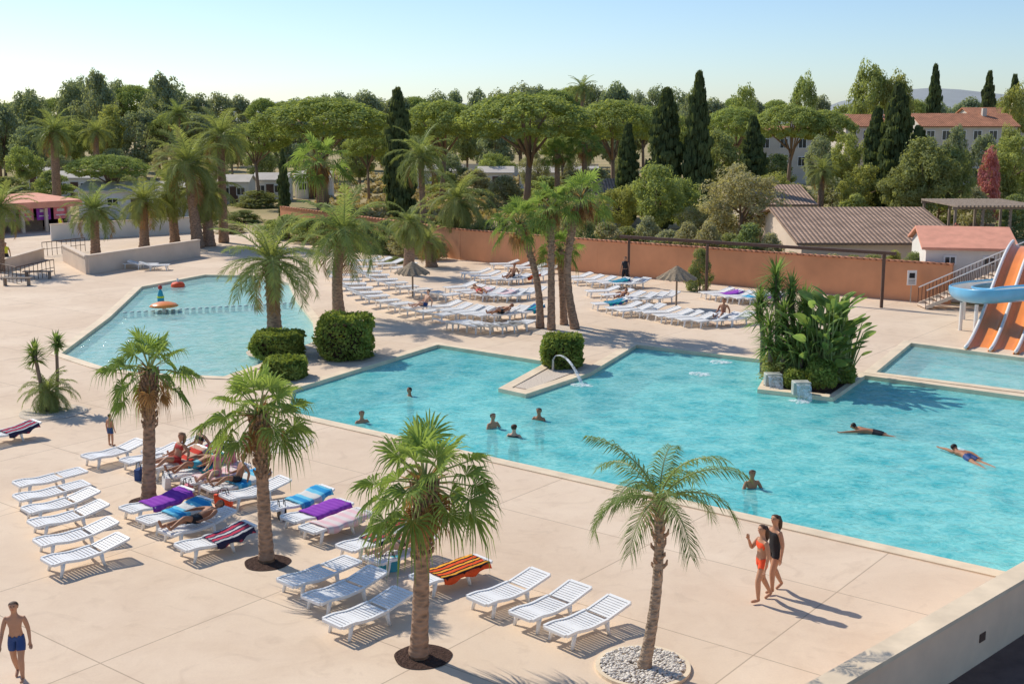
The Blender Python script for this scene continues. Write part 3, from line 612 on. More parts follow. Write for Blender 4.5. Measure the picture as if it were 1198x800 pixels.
for px in range(350,1090,24):
    Yw=np.interp(px,[330,540,700,900,1112],[x.y for x in W[::-1]])
    if 380<px<450: continue
    if 905<px<1110 : Yb=Yw+3; top_=random.uniform(286,297)
    else: Yb=Yw+random.uniform(4,9); top_=np.interp(px,[350,540,700,860,1100],[240,258,256,262,285])+random.uniform(-8,10)
    tree(random.choice(['bush','bush','obush']),px,top_,random.uniform(34,60),Yb,group='shrubs behind the boundary wall')
for px,pt,wd,Y in[(10,205,70,140),(60,198,50,145),(110,208,50,135),(150,205,50,132),(190,240,50,108),(300,222,60,135),(285,245,50,115),(30,222,60,128),(240,240,40,110),(205,255,40,106),(140,258,36,108),(270,262,40,104),(640,205,60,140),(590,203,50,130),(555,196,50,150),(520,200,50,150),(700,195,50,150),(670,198,60,150),
  (240,205,60,140),(215,215,50,130),(930,212,60,115),(975,205,60,118),(1000,225,50,100),(950,245,50,96),(1040,212,60,110),(1100,200,70,115),(1170,200,60,120),(1190,225,50,100),(1140,215,50,110),(1190,180,50,150),(980,178,50,170),(910,178,50,170),(500,322,40,77),(460,300,36,82),(520,318,34,78),(440,318,30,80),
  (338,250,56,99),(360,254,54,96),(384,252,54,93),(408,256,54,91),(430,258,50,89),(452,256,50,88),(476,264,48,86),(505,274,40,84),(318,256,44,102)]:
    tree(random.choice(['bush','bush','obush']),px,pt,wd,Y)
g=np.random.default_rng(5); C=[];Rr=[]
for i in range(1100):
    q=P(g.uniform(370,720),g.uniform(200,262)); C.append((q.x,q.y,.2)); Rr.append(g.uniform(.3,.9))
me=cloud_mesh('dry_grass',C,Rr,14,.28,M_dry,.5,3,zlo=0); o=obj('dry_grass',me); o["kind"]="stuff"
def hedge(px,pb,pt,wpx,label,rnd=.22):
    p=P(px,pb); p=Vector((p.x,p.y+.6,0)); h=AT(px,pt,p.y).z; wd=wpx*mpp(p)/2
    n=7000; g=np.random.default_rng(int(px)); q=g.uniform(-1,1,(n,3)); ax=g.integers(0,3,n); sg=np.where(g.random(n)<.5,-1,1); q[np.arange(n),ax]=sg*g.uniform(.9,1.02,n)
    ln=np.linalg.norm(q,axis=1); k=np.minimum(1,(1.5-rnd)/ln); q*=k[:,None]
    lump=1+.05*np.sin(q[:,0]*5+q[:,2]*4)+.04*np.sin(q[:,1]*7+q[:,2]*6)
    pos=np.stack([q[:,0]*wd*lump,q[:,1]*wd*lump,(q[:,2]*lump+1)/2*h+.02],1)+g.normal(size=(n,3))*.035
    me=cloud_mesh('foliage',pos,np.full(n,.05),1,.075,LF_hedge,1,int(px),zlo=0,tints=.5+.5*np.sin(pos[:,0]*4+pos[:,2]*5+pos[:,1]*3))
    E=empty('clipped_hedge',p,label,'hedge','clipped box hedges on the deck'); obj('foliage',me,E)
    b=MB(); b.rev([(0,.05),(wd*.86,.06),(wd*.88,h*.5),(wd*.78,h*.82),(0,h*.88)],10); b.ob('dark_core',M_soil,E)  # added solid core, its dark colour stands in for shade between leaves
hedge(402,421,369,60,'clipped square green hedge beside the paddling pool'); hedge(322,420,389,54,'clipped green hedge at the foot of a palm'); hedge(658,432,393,44,'clipped square hedge beside the fountain jet',.25)
hedge(330,445,420,44,'low clipped hedge near the palm'); hedge(965,460,422,32,'small round clipped shrub in the pool planter',.5)
# ---------------------------------------------------------------- palms
def fan_crown(seed,n=30,dead=10):
    g=random.Random(seed); lf=MB(); pt=MB(); dd=MB()
    def leaf(B,az,el,pet,bl,tint,droop,deadf=False):
        d=Vector((math.cos(az)*math.cos(el),math.sin(az)*math.cos(el),math.sin(el))); sag=Vector((0,0,-.12*pet*(1+math.cos(el))))
        hub=d*pet+sag; pt.tube([d*.04,d*pet*.5+sag*.2,hub],[.018,.012,.009],4,tint=tint,cap=False)
        d2=(d+Vector((0,0,-.28*math.cos(el)))).normalized(); sd_=d2.cross(Vector((0,0,1)));
        if sd_.length<.05: sd_=Vector((1,0,0))
        sd_.normalize(); nr=sd_.cross(d2); roll=g.uniform(-.8,.8); sd_=(sd_*math.cos(roll)+nr*math.sin(roll)).normalized(); nr=sd_.cross(d2)
        S=28; A=2.0
        for i in range(S):
            a=-A+2*A*(i+.5)/S; da=A/S; L_=bl*(1-.25*(abs(a)/A)**2)*g.uniform(.82,1.12); a+=g.uniform(-.05,.05)
            def dr(an): return d2*math.cos(an)+sd_*math.sin(an)
            cup=nr*(.16*bl*(1-math.cos(a)))
            m1=hub+dr(a-da)*L_*.46+cup+nr*.014*(-1)**i; m2=hub+dr(a+da)*L_*.46+cup-nr*.014*(-1)**i
            dp=Vector((0,0,-droop*L_*g.uniform(.5,1.7)))
            k1=hub+dr(a-da*.36)*L_*.76+cup+dp*.38; k2=hub+dr(a+da*.36)*L_*.76+cup+dp*.38
            tp=hub+dr(a)*L_*(1.02-.25*droop)+cup*.5+dp*1.25
            t=min(1,max(0,tint+g.uniform(-.15,.15)))
            B.add([hub,m1,m2,k1,k2,tp],[(0,1,2),(1,3,4,2),(3,5,4)],0,t)
    for i in range(n):
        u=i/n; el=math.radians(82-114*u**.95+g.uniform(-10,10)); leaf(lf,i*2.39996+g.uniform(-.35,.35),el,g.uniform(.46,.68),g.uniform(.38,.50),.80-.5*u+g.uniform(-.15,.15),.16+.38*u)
    for i in range(dead):
        leaf(dd,i*2.4,math.radians(g.uniform(-78,-30)),g.uniform(.2,.42),g.uniform(.22,.34),g.uniform(.1,.9),.6)
    for i in range(26):
        a=g.uniform(0,6.28); e=g.uniform(-.2,1.1); d=Vector((math.cos(a)*math.cos(e),math.sin(a)*math.cos(e),math.sin(e))); s=Vector((-math.sin(a),math.cos(a),0))*.028; L_=g.uniform(.2,.42)
        dd.add([d*.03-s,d*.03+s,d*L_+s*.5+Vector((0,0,-.10)),d*L_-s*.5+Vector((0,0,-.10))],[(0,1,2,3)],0,g.random())
    return lf.mesh('crown',[LF_fan]),pt.mesh('petiole',[M_pet]),dd.mesh('dead_leaves',[M_dead])
def feather_crown(seed,n=46,nl=44,droopy=.25,llen=.26,bend=1.5,lw=.010,hi=78,lo=-35):
    g=random.Random(seed); lf=MB(); pt=MB(); dd=MB()
    for i in range(n):
        u=(i+.5)/n; az=i*2.39996+g.uniform(-.25,.25); el=math.radians(hi-(hi-lo)*u**.85+g.uniform(-7,7)); L_=g.uniform(.92,1.12)*(1-.12*u); bd=bend*g.uniform(.8,1.2)*(.55+.45*math.cos(el))
        dead=u>.95; B=dd if dead else lf; tw=g.uniform(-.35,.35)
        pts=[];p=Vector((0,0,0)); K=12; tans=[]
        for k in range(K+1):
            t=k/K; e=el-bd*t**1.25; d=Vector((math.cos(az+tw*t)*math.cos(e),math.sin(az+tw*t)*math.cos(e),math.sin(e))); pts.append(p.copy()); tans.append(d); p=p+d*L_/K
        pt.tube(pts,[.014*(1-.85*k/K) for k in range(K+1)],4,tint=.6,cap=False)
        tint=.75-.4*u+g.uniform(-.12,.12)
        for j in range(nl):
            t=.12+.88*(j+.5)/nl; kk=t*K; k0=min(K-1,int(kk)); f=kk-k0; q=pts[k0].lerp(pts[k0+1],f); T=tans[k0].lerp(tans[k0+1],f).normalized()
            S=T.cross(Vector((0,0,1))); 
            if S.length<.05: S=Vector((-math.sin(az),math.cos(az),0))
            S.normalize(); U=S.cross(T)
            ll=llen*math.sin(math.pi*min(.97,.10+.80*t))**.55*g.uniform(.8,1.12); ang=math.radians(62-30*t)+g.uniform(-.12,.12)
            for s in(1,-1):
                dv=(T*math.cos(ang)+S*s*math.sin(ang)+U*g.uniform(.05,.42)).normalized(); dn=Vector((0,0,-1))
                m_=q+dv*ll*.5+dn*droopy*ll*.18; e_=q+dv*ll*.92+dn*droopy*ll*.9; wv=(T*1.0).normalized()*lw
                ti=min(1,max(0,tint+g.uniform(-.15,.15)))
                B.add([q-wv*.5,q+wv*.5,m_+wv,m_-wv,e_],[(0,1,2,3),(3,2,4)],0,ti)
    return lf.mesh('crown',[LF_fea]),pt.mesh('frond_stem',[M_pet]),dd.mesh('dead_leaves',[M_dead])
LF_slim=Leaf('young_palm_leaf',(.09,.15,.05),(.29,.39,.15),.38,.0)
CROWN={'fan':[fan_crown(1,26,8),fan_crown(2,22,7),fan_crown(3,25,7),fan_crown(9,20,12)],'fea':[feather_crown(4,34),feather_crown(5,38),feather_crown(6,32,44,.4)],
 'slim':[feather_crown(7,16,46,.60,.28,1.7,.008,74,-6)],'bushy':[feather_crown(8,46,40,.5,.24,1.9,.011,82,-60)]}
CROWN['slim'][0][0].materials[0]=LF_slim
def palm(kind,base,crown,rpx,tr=.17,label='',variant=None,group=None,Yb=None,curve=0,grey=False,bulge=1.25,boots=True,stubs=0):
    b0=P(*base) if Yb is None else Vector((AT(base[0],base[1],Yb).x,Yb,0)); c=AT(crown[0],crown[1],b0.y); R_=rpx*mpp(c)*1.02
    E=empty('palm_tree',b0,label,'palm tree',group); g=random.Random(int(base[0]*7+base[1]))
    t=c-b0; n=14; pts=[];rad=[]
    for i in range(n*2+1):
        u=i/(n*2); off=Vector((curve*math.sin(math.pi*u),0,0)); pts.append(Vector((t.x*u,0,t.z*u))+off)
        k=tr*(1+(bulge-1)*math.exp(-u*7))*(1-.18*u)*(1+(.05 if i%2 else -.03)+g.uniform(-.03,.03)); 
        if u>.86 and boots: k*=1.22
        rad.append(k)
    pts[0].z=-.05
    m=MB(); m.tube(pts,rad,14); m.ob('trunk',M_gtrunk if grey else M_ptrunk,E,smooth=True)
    if stubs:
        m=MB()
        for i in range(stubs):
            u=1-.42*(i/stubs)**1.2; a=i*2.39996; k=min(len(pts)-1,int(u*n*2)); q=pts[k]; rr=rad[k]; o_=Vector((math.cos(a),math.sin(a),0)); l_=g.uniform(.10,.2)*(.6+.8*(u-.55))
            m.tube([q+o_*rr*.8,q+o_*(rr+l_*.45)+Vector((0,0,l_*.5)),q+o_*(rr+l_*.6)+Vector((0,0,l_*1.2))],[.045,.03,.012],5)
        m.ob('leaf_bases',M_ptrunk,E)
    v=random.choice(CROWN[kind]) if variant is None else CROWN[kind][variant]; rz=random.uniform(0,6.28)
    for nme,me in zip(('crown','petioles','dead_leaves'),v):
        if len(me.polygons)==0: continue
        o=obj(nme,me,E,(t.x,0,t.z),rz); o.scale=(R_,R_,R_)
    return E
random.seed(21)
palm('fan',(490,768),(497,566),98,.155,'fan palm with thick trunk in a mulch pit',0,stubs=110)
palm('fan',(312,656),(303,484),76,.15,'fan palm between rows of sun loungers',2,stubs=100)
palm('fan',(174,586),(175,434),64,.165,'fan palm with brown trunk among loungers',1,stubs=100)
palm('slim',(753,783),(771,584),106,.10,'slender feather palm in a white pebble bed',0,curve=.10,grey=True,bulge=1.35,boots=False,stubs=24)
palm('fea',(322,400),(317,306),72,.32,'stout date palm beside a clipped hedge',0,stubs=60)
palm('fea',(397,372),(402,272),66,.28,'date palm with arching fronds near the paddling pool',2,curve=-.2,stubs=60)
palm('fan',(673,385),(680,232),43,.19,'tall fan palm in a cluster of three',3,curve=-.5,stubs=60); palm('fan',(632,384),(607,262),41,.17,'tall fan palm leaning outwards from a cluster',1,curve=.3,stubs=60); palm('fan',(645,386),(645,243),39,.17,'tall fan palm in a close cluster',3,stubs=60); palm('fan',(660,380),(655,292),32,.17,'shorter fan palm in a close cluster',1)
palm('fea',(66,226),(63,155),36,.45,'tall date palm behind the bar',1,Yb=125)
palm('fea',(112,300),(110,246),40,.33,'date palm beside the low wall'); palm('fea',(169,290),(168,236),40,.36,'date palm beside the low wall'); palm('fea',(-2,318),(0,243),44,.36,'date palm beside the terrace ramp')
palm('fea',(232,290),(220,192),54,.42,'large date palm in a dense clump',1); palm('fea',(262,284),(258,160),46,.35,'tall palm in a dense clump',0); palm('bushy',(205,285),(200,225),40,.36,'bushy palm in a dense clump'); palm('bushy',(245,288),(240,225),42,.42,'bushy palm in a dense clump')
palm('fan',(376,270),(373,190),44,.36,'fan palm with brown skirt behind the wall',3,Yb=104); palm('fea',(497,290),(492,184),44,.26,'tall slender feather palm behind loungers'); palm('bushy',(534,300),(537,236),50,.36,'bushy date palm near the back wall',None)
palm('bushy',(478,322),(480,262),36,.36,'bushy palm among low shrubs'); palm('fea',(505,312),(500,282),30,.36,'young palm among low shrubs')
palm('fea',(112,190),(112,155),26,.4,'distant date palm among trees',0,Yb=160); palm('fea',(208,180),(208,134),22,.35,'distant date palm among trees',1,Yb=170); palm('fan',(683,240),(684,170),26,.3,'distant fan palm among trees',1,Yb=120); palm('fan',(652,240),(652,180),22,.3,'distant fan palm among trees',0,Yb=120); palm('fea',(683,150),(681,103),20,.3,'distant palm above the wood',0,Yb=200)
palm('bushy',(60,480),(57,458),38,.16,'low bushy palm in a gravel bed')
palm('fea',(960,230),(962,200),26,.3,'distant small palm among bushes',0,Yb=105)
def yucca(px,py,pt,rpx,lv=3,label='yucca with spiky rosette on a bare stem in the planter',tr=.1,pxt=None):
    p=P(px,py); c=AT(pxt or px,pt,p.y); h=c.z; r=rpx*mpp(c); E=empty('yucca_plant',p,label,'plant'); dx=c.x-p.x
    b=MB(); b.tube([(0,0,0),(dx*.4+.05,0,h*.5),(dx,0,h)],[tr*1.2,tr,tr*.9],8); b.ob('trunk',M_bark,E,smooth=True)
    m=MB(); g=random.Random(px)
    for lvl in range(lv):
        for i in range(80):
            a=g.uniform(0,6.28); el=g.uniform(-.6,1.4); d=Vector((math.cos(a)*math.cos(el),math.sin(a)*math.cos(el),math.sin(el))); s=d.cross(Vector((0,0,1))).normalized()*.03; o_=Vector((dx,0,h-lvl*r*.42)); L_=r*g.uniform(.7,1.05)
            m.add([o_-s*.6,o_+s*.6,o_+d*L_*.5+s,o_+d*L_*.5-s,o_+d*L_-Vector((0,0,.12*L_))],[(0,1,2,3),(3,2,4)],0,g.random())
    m.ob('leaves',LF_pad,E)
yucca(908,440,322,32,3); yucca(892,437,352,30,3,pxt=889); yucca(926,442,338,30,3); yucca(900,445,382,30,3); yucca(935,450,392,28,3); yucca(915,447,410,26,1); yucca(942,438,352,30,3); yucca(922,446,366,30,3,pxt=918)
yucca(50,480,412,22,2,'small spiky yucca leaning out of a gravel bed',.07,40); yucca(66,476,400,18,2,'small spiky yucca on a thin stem in gravel',.06)
def paddle(px,py,pt,wpx,seed,n=26,lf=.2,label='large bird-of-paradise plant with paddle leaves'):
    p=P(px,py); h=AT(px,pt,p.y).z; wd=wpx*mpp(p)/2; E=empty('banana_plant',p,label,'plant'); g=random.Random(seed); st=MB(); m=MB()
    for i in range(n):
        a=g.uniform(0,6.28); lean=g.uniform(.1,1)*wd; hh=h*g.uniform(.30,1.0); b0=Vector((g.uniform(-.3,.3)*wd,g.uniform(-.3,.3)*wd,0)); e=Vector((b0.x+math.cos(a)*lean*.7,b0.y+math.sin(a)*lean*.7,hh*.85))
        st.tube([b0,b0.lerp(e,.5)+Vector((0,0,hh*.06)),e],[.04,.028,.016],5,cap=False)
        d=(e-b0).normalized(); d=(d+Vector((math.cos(a)*.5,math.sin(a)*.5,.0))).normalized(); s=d.cross(Vector((math.cos(a+g.uniform(-1.2,1.2)),math.sin(a),.3))).normalized(); nr=s.cross(d); L_=h*lf*g.uniform(.7,1.25); ti=g.random()
        K=7; pts=[]
        for k in range(K+1):
            t=k/K; wv=.16*L_/.9*math.sin(math.pi*min(1,.06+.94*t))**.6+.004; c=e+d*L_*t+Vector((0,0,-.35*L_*t*t))+Vector((math.cos(a),math.sin(a),0))*.15*L_*t*t; pts.append((c-s*wv+nr*wv*.4,c,c+s*wv+nr*wv*.4))
        for k in range(K):
            A_,B_=pts[k],pts[k+1]; m.add([A_[0],A_[1],A_[2],B_[0],B_[1],B_[2]],[(0,1,4,3),(1,2,5,4)],0,min(1,max(0,ti+g.uniform(-.15,.15))))
    st.ob('stem',M_pet,E,smooth=True); m.ob('leaves',LF_pad,E)
paddle(958,450,336,80,1,70,.22); paddle(976,446,328,56,2,62,.22); paddle(940,448,356,80,3,50,.24); paddle(986,442,366,50,4,44,.26)
tree('bush',955,384,92,P(950,452).y+1,label='dense green shrub filling the pool planter',dk=0); tree('bush',918,400,60,P(920,448).y+.5,label='dense green shrub filling the pool planter',dk=1); tree('bush',820,288,36,P(826,340).y,label='green climbing shrub beside the wall')
hedge(935,458,434,24,'small round clipped shrub in the pool planter',.45); hedge(990,452,426,26,'small round clipped shrub in the pool planter',.5)
# ---------------------------------------------------------------- walls
def wall_thing(name,pts,h,th,mat,capm,label,cat='wall'):
    E=empty(name,(pts[0].x,pts[0].y,0),label,cat); b=MB(); c=MB()
    for i in range(len(pts)-1):
        a,d=pts[i],pts[i+1]; m_=(a+d)/2-pts[0]; L_=(d-a).length; rz=math.atan2(d.y-a.y,d.x-a.x)
        b.box((m_.x,m_.y,h/2-.02),(L_,th,h+.04),rz); c.box((m_.x,m_.y,h+.04),(L_+.02,th+.12,.08),rz)
    b.ob('wall',mat,E); c.ob('cap',capm,E); return E
wall_thing('boundary_wall',W,2.1,.25,M_orange,M_tile,'long terracotta rendered wall with tiled cap behind the pools')
a=P(990,800,1.2);d=P(1198,678,1.2); dr=(d-a).normalized(); nr=Vector((-dr.y,dr.x,0)); A=a-dr*6; D=a+dr*22
A.z=D.z=0; A+=nr*.2; D+=nr*.2
E=wall_thing('parapet_wall',[A,D],1.14,.30,M_stucco,M_coping,'warm white stucco parapet wall with broad cream cap')
b=MB(); q=P(1150,745,.5); b.box((q-A),(.22,.02,.16),math.atan2(dr.y,dr.x)); k=b.ob('vent_grille',M_brown,E); 
tloc=(a+dr*((q-a).dot(dr)))+nr*.2-nr*.155; k.data.transform(Matrix.Translation(Vector((tloc.x-q.x,tloc.y-q.y,0))))
A2=A-nr*.16;D2=D-nr*.16
o=sheet('terrace_paving',[[A2.to_2d(),(A2-nr*8).to_2d(),(D2-nr*14).to_2d(),D2.to_2d()]],.006,M_darkpave); o["kind"]="structure"
wall_thing('retaining_wall',[P(103,321),P(233,300)],1.15,.25,M_beige,M_beige,'low beige rendered wall beside palms')
wall_thing('retaining_wall',[P(103,321),P(76,306)],1.1,.25,M_beige,M_beige,'low beige rendered wall end at the ramp')
wall_thing('retaining_wall',[P(0,318),P(50,303)],.7,.25,M_beige,M_beige,'low white wall beside the terrace')
wall_thing('garden_wall',[P(60,282),P(230,272)],1.3,.2,M_wht,M_beige,'low white wall in front of the garden')
def railing(p0,p1,h=1.0,n=10,label='dark metal railing beside the ramp'):
    E=empty('railing',p0,label,'railing'); t=p1-p0; b=MB(); b.tube([(0,0,h),(t.x,t.y,h)],.03,6); b.tube([(0,0,h*.5),(t.x,t.y,h*.5)],.02,6); b.ob('rail',M_brown,E)
    for i in range(n): q=t*i/(n-1); b=MB(); b.tube([(q.x,q.y,0),(q.x,q.y,h)],.022,6); b.ob('post',M_brown,E)
railing(P(20,332),P(64,322)); railing(P(-20,322),P(20,332)); railing(P(50,300),P(100,294))
for px,py in((20,334),(45,326)):
    p=P(px,py); E=empty('bench',p,'plain wooden bench on the deck','bench','benches near the ramp'); b=MB(); b.box((0,0,.45),(1.8,.4,.06)); b.ob('seat',M_wood,E)
    for s in(-.7,.7): b=MB(); b.box((s,0,.21),(.08,.36,.42)); b.ob('leg',M_wood,E)
# ---------------------------------------------------------------- buildings
def building(name,x0,x1,y0,dep,he,hr,roofm,wallm,label,wins=(),rz=0,axis='x',over=.4,door=None,flat=False,chim=False,zb=0):
    cx=(x0+x1)/2; wd=x1-x0; E=empty(name,(cx,y0,zb),label,'building',rz=rz)
    b=MB(); b.box((0,dep/2,he/2),(wd,dep,he))
    b.add([(-wd/2,.0,he),(-wd/2,dep,he),(-wd/2,dep/2,hr-.03),(wd/2,.0,he),(wd/2,dep,he),(wd/2,dep/2,hr-.03)],[(0,1,2),(3,5,4)])
    b.ob('wall',wallm,E)
    r=MB(); o_=over; sl=(hr-he)/(dep/2)
    X=wd/2+o_; ys=[(-o_,he-o_*sl+.02),(dep/2,hr+.02),(dep+o_,he-o_*sl+.02)]
    vs=[(s*X,y,z+t) for s in(-1,1) for y,z in ys for t in(0,.14)]
    r.add(vs,[(1,3,9,7),(3,5,11,9),(0,6,8,2),(2,8,10,4),(0,1,7,6),(4,10,11,5),(0,2,3,1),(2,4,5,3),(6,7,9,8),(8,9,11,10)])
    R_=r.ob('roof',roofm,E)
    if chim: b=MB(); b.box((wd*.25,dep*.4,hr+.3),(.6,.6,1.2)); b.ob('chimney',wallm,R_)
    for (x,z,w_,h_) in wins:
        b=MB(); b.box((x,-.03,z),(w_,.06,h_)); Wn=b.ob('window',M_darkwin,E)
        b=MB(); 
        for s in(-1,1): b.box((x+s*(w_/2+.04),-.05,z),(.08,.1,h_+.16)); b.box((x,-.05,z+s*(h_/2+.04)),(w_,.1,.08))
        b.box((x,-.075,z),(.05,.03,h_)); b.ob('frame',M_white,Wn)
    if door: b=MB(); b.box((door,-.03,1.03),(.95,.06,2.05)); b.ob('door',M_brown,E)
    return E
y=73; p0=AT(938,285,y);p1=AT(1122,285,y); dp=8; pr=AT(1010,245,y+dp)
building('outbuilding',p0.x,p1.x,y,dp*2,p0.z,pr.z,M_tileb,M_beige,'long low building with weathered brown tile roof')
y=98; p0=AT(905,240,y);p1=AT(950,240,y); building('house',p0.x-1,p1.x,y,12,p0.z,AT(920,218,y+6).z,M_tileb,M_house,'small house with brown tiled roof behind trees',wins=((-1,1.6,.9,1),))
y=112; p0=AT(700,226,y);p1=AT(745,226,y); building('house',p0.x,p1.x,y,10,p0.z,AT(720,211,y+5).z,M_tileb,M_house,'small brown-roofed house among trees',wins=((0,1.6,.9,1),))
y=64; p0=AT(1086,292,y);p1=AT(1184,292,y)
building('shed',p0.x,p1.x,y,6.5,p0.z,AT(1130,268,y+3.2).z,M_tilep,M_wht,'white shed with faded terracotta roof behind the wall',wins=((-1,p0.z-.6,.5,.35),(1,p0.z-.6,.5,.35)),rz=R(-12),over=.25)
for x0,x1,pe,prd,Y,nw in((990,1055,148,135,195,4),(1080,1190,148,134,178,6),(1140,1215,138,127,205,4),(885,950,158,149,185,3)):
    p0=AT(x0,pe,Y);p1=AT(x1,pe,Y); hh=p0.z; n=nw; wd=p1.x-p0.x
    ws=[(-wd/2+wd*(i+.5)/n,hh-1.3,1.1,1.3) for i in range(n)]+[(-wd/2+wd*(i+.5)/n,hh-4.0,1.1,1.3) for i in range(n) if hh>5]
    building('house',p0.x,p1.x,Y,10,hh,AT((x0+x1)/2,prd,Y+5).z,M_tile,M_house,'white two-storey house with terracotta tile roof',wins=ws,chim=True)
for x0,x1,pt,Y in((20,55,186,170),(62,110,197,150),(255,290,200,140),(296,335,200,145),(345,385,205,150),(560,600,186,165),(608,650,186,165),(655,700,186,165),(480,540,188,170)):
    p0=AT(x0,pt+6,Y);p1=AT(x1,pt+6,Y); wd=p1.x-p0.x; hh=2.5
    building('mobile_home',p0.x,p1.x,Y,4,hh,hh+.7,M_house,M_wht,'pale mobile home with shallow pitched roof',wins=((-wd*.28,1.5,.9,.8),(wd*.25,1.5,.9,.8)),door=.01,over=.2)
p0=AT(92,240,119);p1=AT(226,240,119); wd=p1.x-p0.x
building('toilet_block',p0.x,p1.x,119,7,2.7,3.4,M_house,M_wht,'long low white building behind the palms',wins=[(-wd/2+wd*(i+.5)/5,1.7,1.0,.7) for i in (0,1,3,4)],door=.01,over=.3)
wall_thing('garden_wall',[P(925,196),P(1012,198)],2.2,.3,M_wht,M_house,'white garden wall in front of houses')
wall_thing('garden_wall',[P(540,206),P(700,206)],2.0,.3,M_wht,M_house,'pale wall beyond the dry field')
# snack bar at left
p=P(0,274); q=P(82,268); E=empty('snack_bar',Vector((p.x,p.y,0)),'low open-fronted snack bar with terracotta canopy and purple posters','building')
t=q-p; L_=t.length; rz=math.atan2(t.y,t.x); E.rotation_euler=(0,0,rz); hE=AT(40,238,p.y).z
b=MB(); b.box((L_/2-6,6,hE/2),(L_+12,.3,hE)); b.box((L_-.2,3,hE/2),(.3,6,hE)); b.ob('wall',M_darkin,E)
b=MB(); X0,X1=-14,L_+.8; b.add([(X0,-1,hE),(X1,-1,hE),(X1,7,hE+.3),(X0,7,hE+.3),(X0,-1,hE-.55),(X1,-1,hE-.55),(X1,7,hE+.05),(X0,7,hE+.05)],[(0,1,2,3),(4,7,6,5),(0,4,5,1),(1,5,6,2),(2,6,7,3),(3,7,4,0)]); b.ob('roof',M_tilep,E)
for i in range(4): b=MB(); b.box((L_*(i/3)-.3,-.5,hE/2-.30),(.25,.25,hE-.60)); b.ob('column',M_beige,E)
b=MB(); b.box((L_*.45,1.5,.55),(L_*.5,.7,1.1)); b.ob('counter',M_wood,E)
for i,c in enumerate(('purple','pink','purple','pink')):
    b=MB(); b.box((L_*.12+i*1.6,-.2,1.6),(1.3,.04,1.2)); b.box((L_*.12+i*1.6,-.23,1.8),(.7,.02,.25),mi=1); b.box((L_*.12+i*1.6,-.23,1.35),(.9,.02,.1),mi=1); b.ob('poster',[CL[c],CL['white']],E)
E=empty('timber_pergola',P(1115,300),'weathered timber pergola with flat beams','pergola'); y=78; q0=AT(1118,245,y); q1=AT(1215,245,y); E.location=(q0.x,y,0); wd=q1.x-q0.x
for i in range(4):
    for s in(0,6): b=MB(); b.box((wd*i/3,s,q0.z/2),(.15,.15,q0.z)); b.ob('post',M_wood,E)
b=MB()
for i in range(22): b.box((wd*i/21,3,q0.z+.22),(.12,7,.12))
for s in(0,6): b.box((wd/2,s,q0.z+.08),(wd+.4,.12,.16))
b.ob('beam',M_wood,E)
pts=[P(735,334),P(826,344),P(1031,360)]; E=empty('pergola_frame',pts[0],'long dark brown beam on slim posts in front of the wall','pergola')
for q in pts: b=MB(); r_=q-pts[0]; b.box((r_.x,r_.y,1.4),(.14,.14,2.8)); b.ob('post',M_brown,E)
b=MB(); e_=pts[2]-pts[0]; b.box((e_.x/2,e_.y/2,2.88),(e_.length+1.2,.22,.16),math.atan2(e_.y,e_.x)); b.ob('beam',M_brown,E)
p=P(1063,353); p.y-=.3; E=empty('notice_sign',p,'small white notice board mounted on the wall','sign'); h=AT(1063,325,p.y).z
b=MB(); b.box((0,0,h),(.5,.03,.8)); b.ob('panel',M_white,E); b=MB(); b.box((0,-.02,h+.12),(.3,.01,.28)); 
for i in range(4): b.box((0,-.02,h-.1-i*.07),(.36,.01,.02))
b.ob('printing',CL['black'],E); b=MB(); b.box((0,.03,h/2),(.05,.03,h)); b.ob('post',M_steel,E)
for px,py,pt,r in((483,347,306,20),(791,360,311,23)):
    p=P(px,py); h=AT(px,pt,p.y).z; r_=r*mpp(p); E=empty('straw_parasol',p,'straw parasol on a wooden pole among loungers','parasol','straw parasols on the deck')
    b=MB(); b.tube([(0,0,0),(0,0,h*.98)],.05,8); b.ob('pole',M_wood,E)
    b=MB(); n=28; vs=[]
    for rr,zz in((0.05,h),(r_*.5,h-.32),(r_,h-.62)):
        for j in range(n): a=2*math.pi*j/n; k=1+(.07*math.sin(j*7.3)); vs.append((rr*k*math.cos(a),rr*k*math.sin(a),zz-(.10*(j%2) if rr==r_ else 0)))
    b.add(vs,[(i*n+j,i*n+(j+1)%n,(i+1)*n+(j+1)%n,(i+1)*n+j) for i in range(2) for j in range(n)]); b.ob('canopy',M_thatch,E)
# ---------------------------------------------------------------- slides
bt=P(1173,414); E=empty('water_slide',bt,'orange and white three-lane water slide','water slide')
ts=AT(1222,290,60.5); tp=ts-bt; n=24; hd_=Vector((tp.x,tp.y,0)).normalized(); sdv=Vector((hd_.y,-hd_.x,0)); L_=Vector((tp.x,tp.y,0)).length
path=[]
for i in range(n+1):
    t=i/n; path.append((hd_*L_*t,-.15+(ts.z+.15)*(.12*t+.88*(t*t*(3-2*t)))))
LW=1.0
for ln in range(3):
    b=MB(); o_=(ln-1)*LW; vs=[]; pr_=[(-.46,.26),(-.38,.04),(-.15,0),(.15,0),(.38,.04),(.46,.26)]
    for q,z in path:
        for a_,h_ in pr_: c=q+sdv*(o_+a_); vs.append((c.x,c.y,z+h_))
    k=len(pr_); b.add(vs,[(i*k+j,(i+1)*k+j,(i+1)*k+j+1,i*k+j+1) for i in range(n) for j in range(k-1)]); o=b.ob('slide_lane',M_slor,E,smooth=True)
    md=o.modifiers.new('s','SOLIDIFY'); md.thickness=.04
for ln in range(4):
    b=MB(); pts=[(q+sdv*((ln-1.5)*LW)+Vector((0,0,z+.28))) for q,z in path]; b.tube(pts,.08,8); b.ob('lane_edge',M_slwh,E,smooth=True)
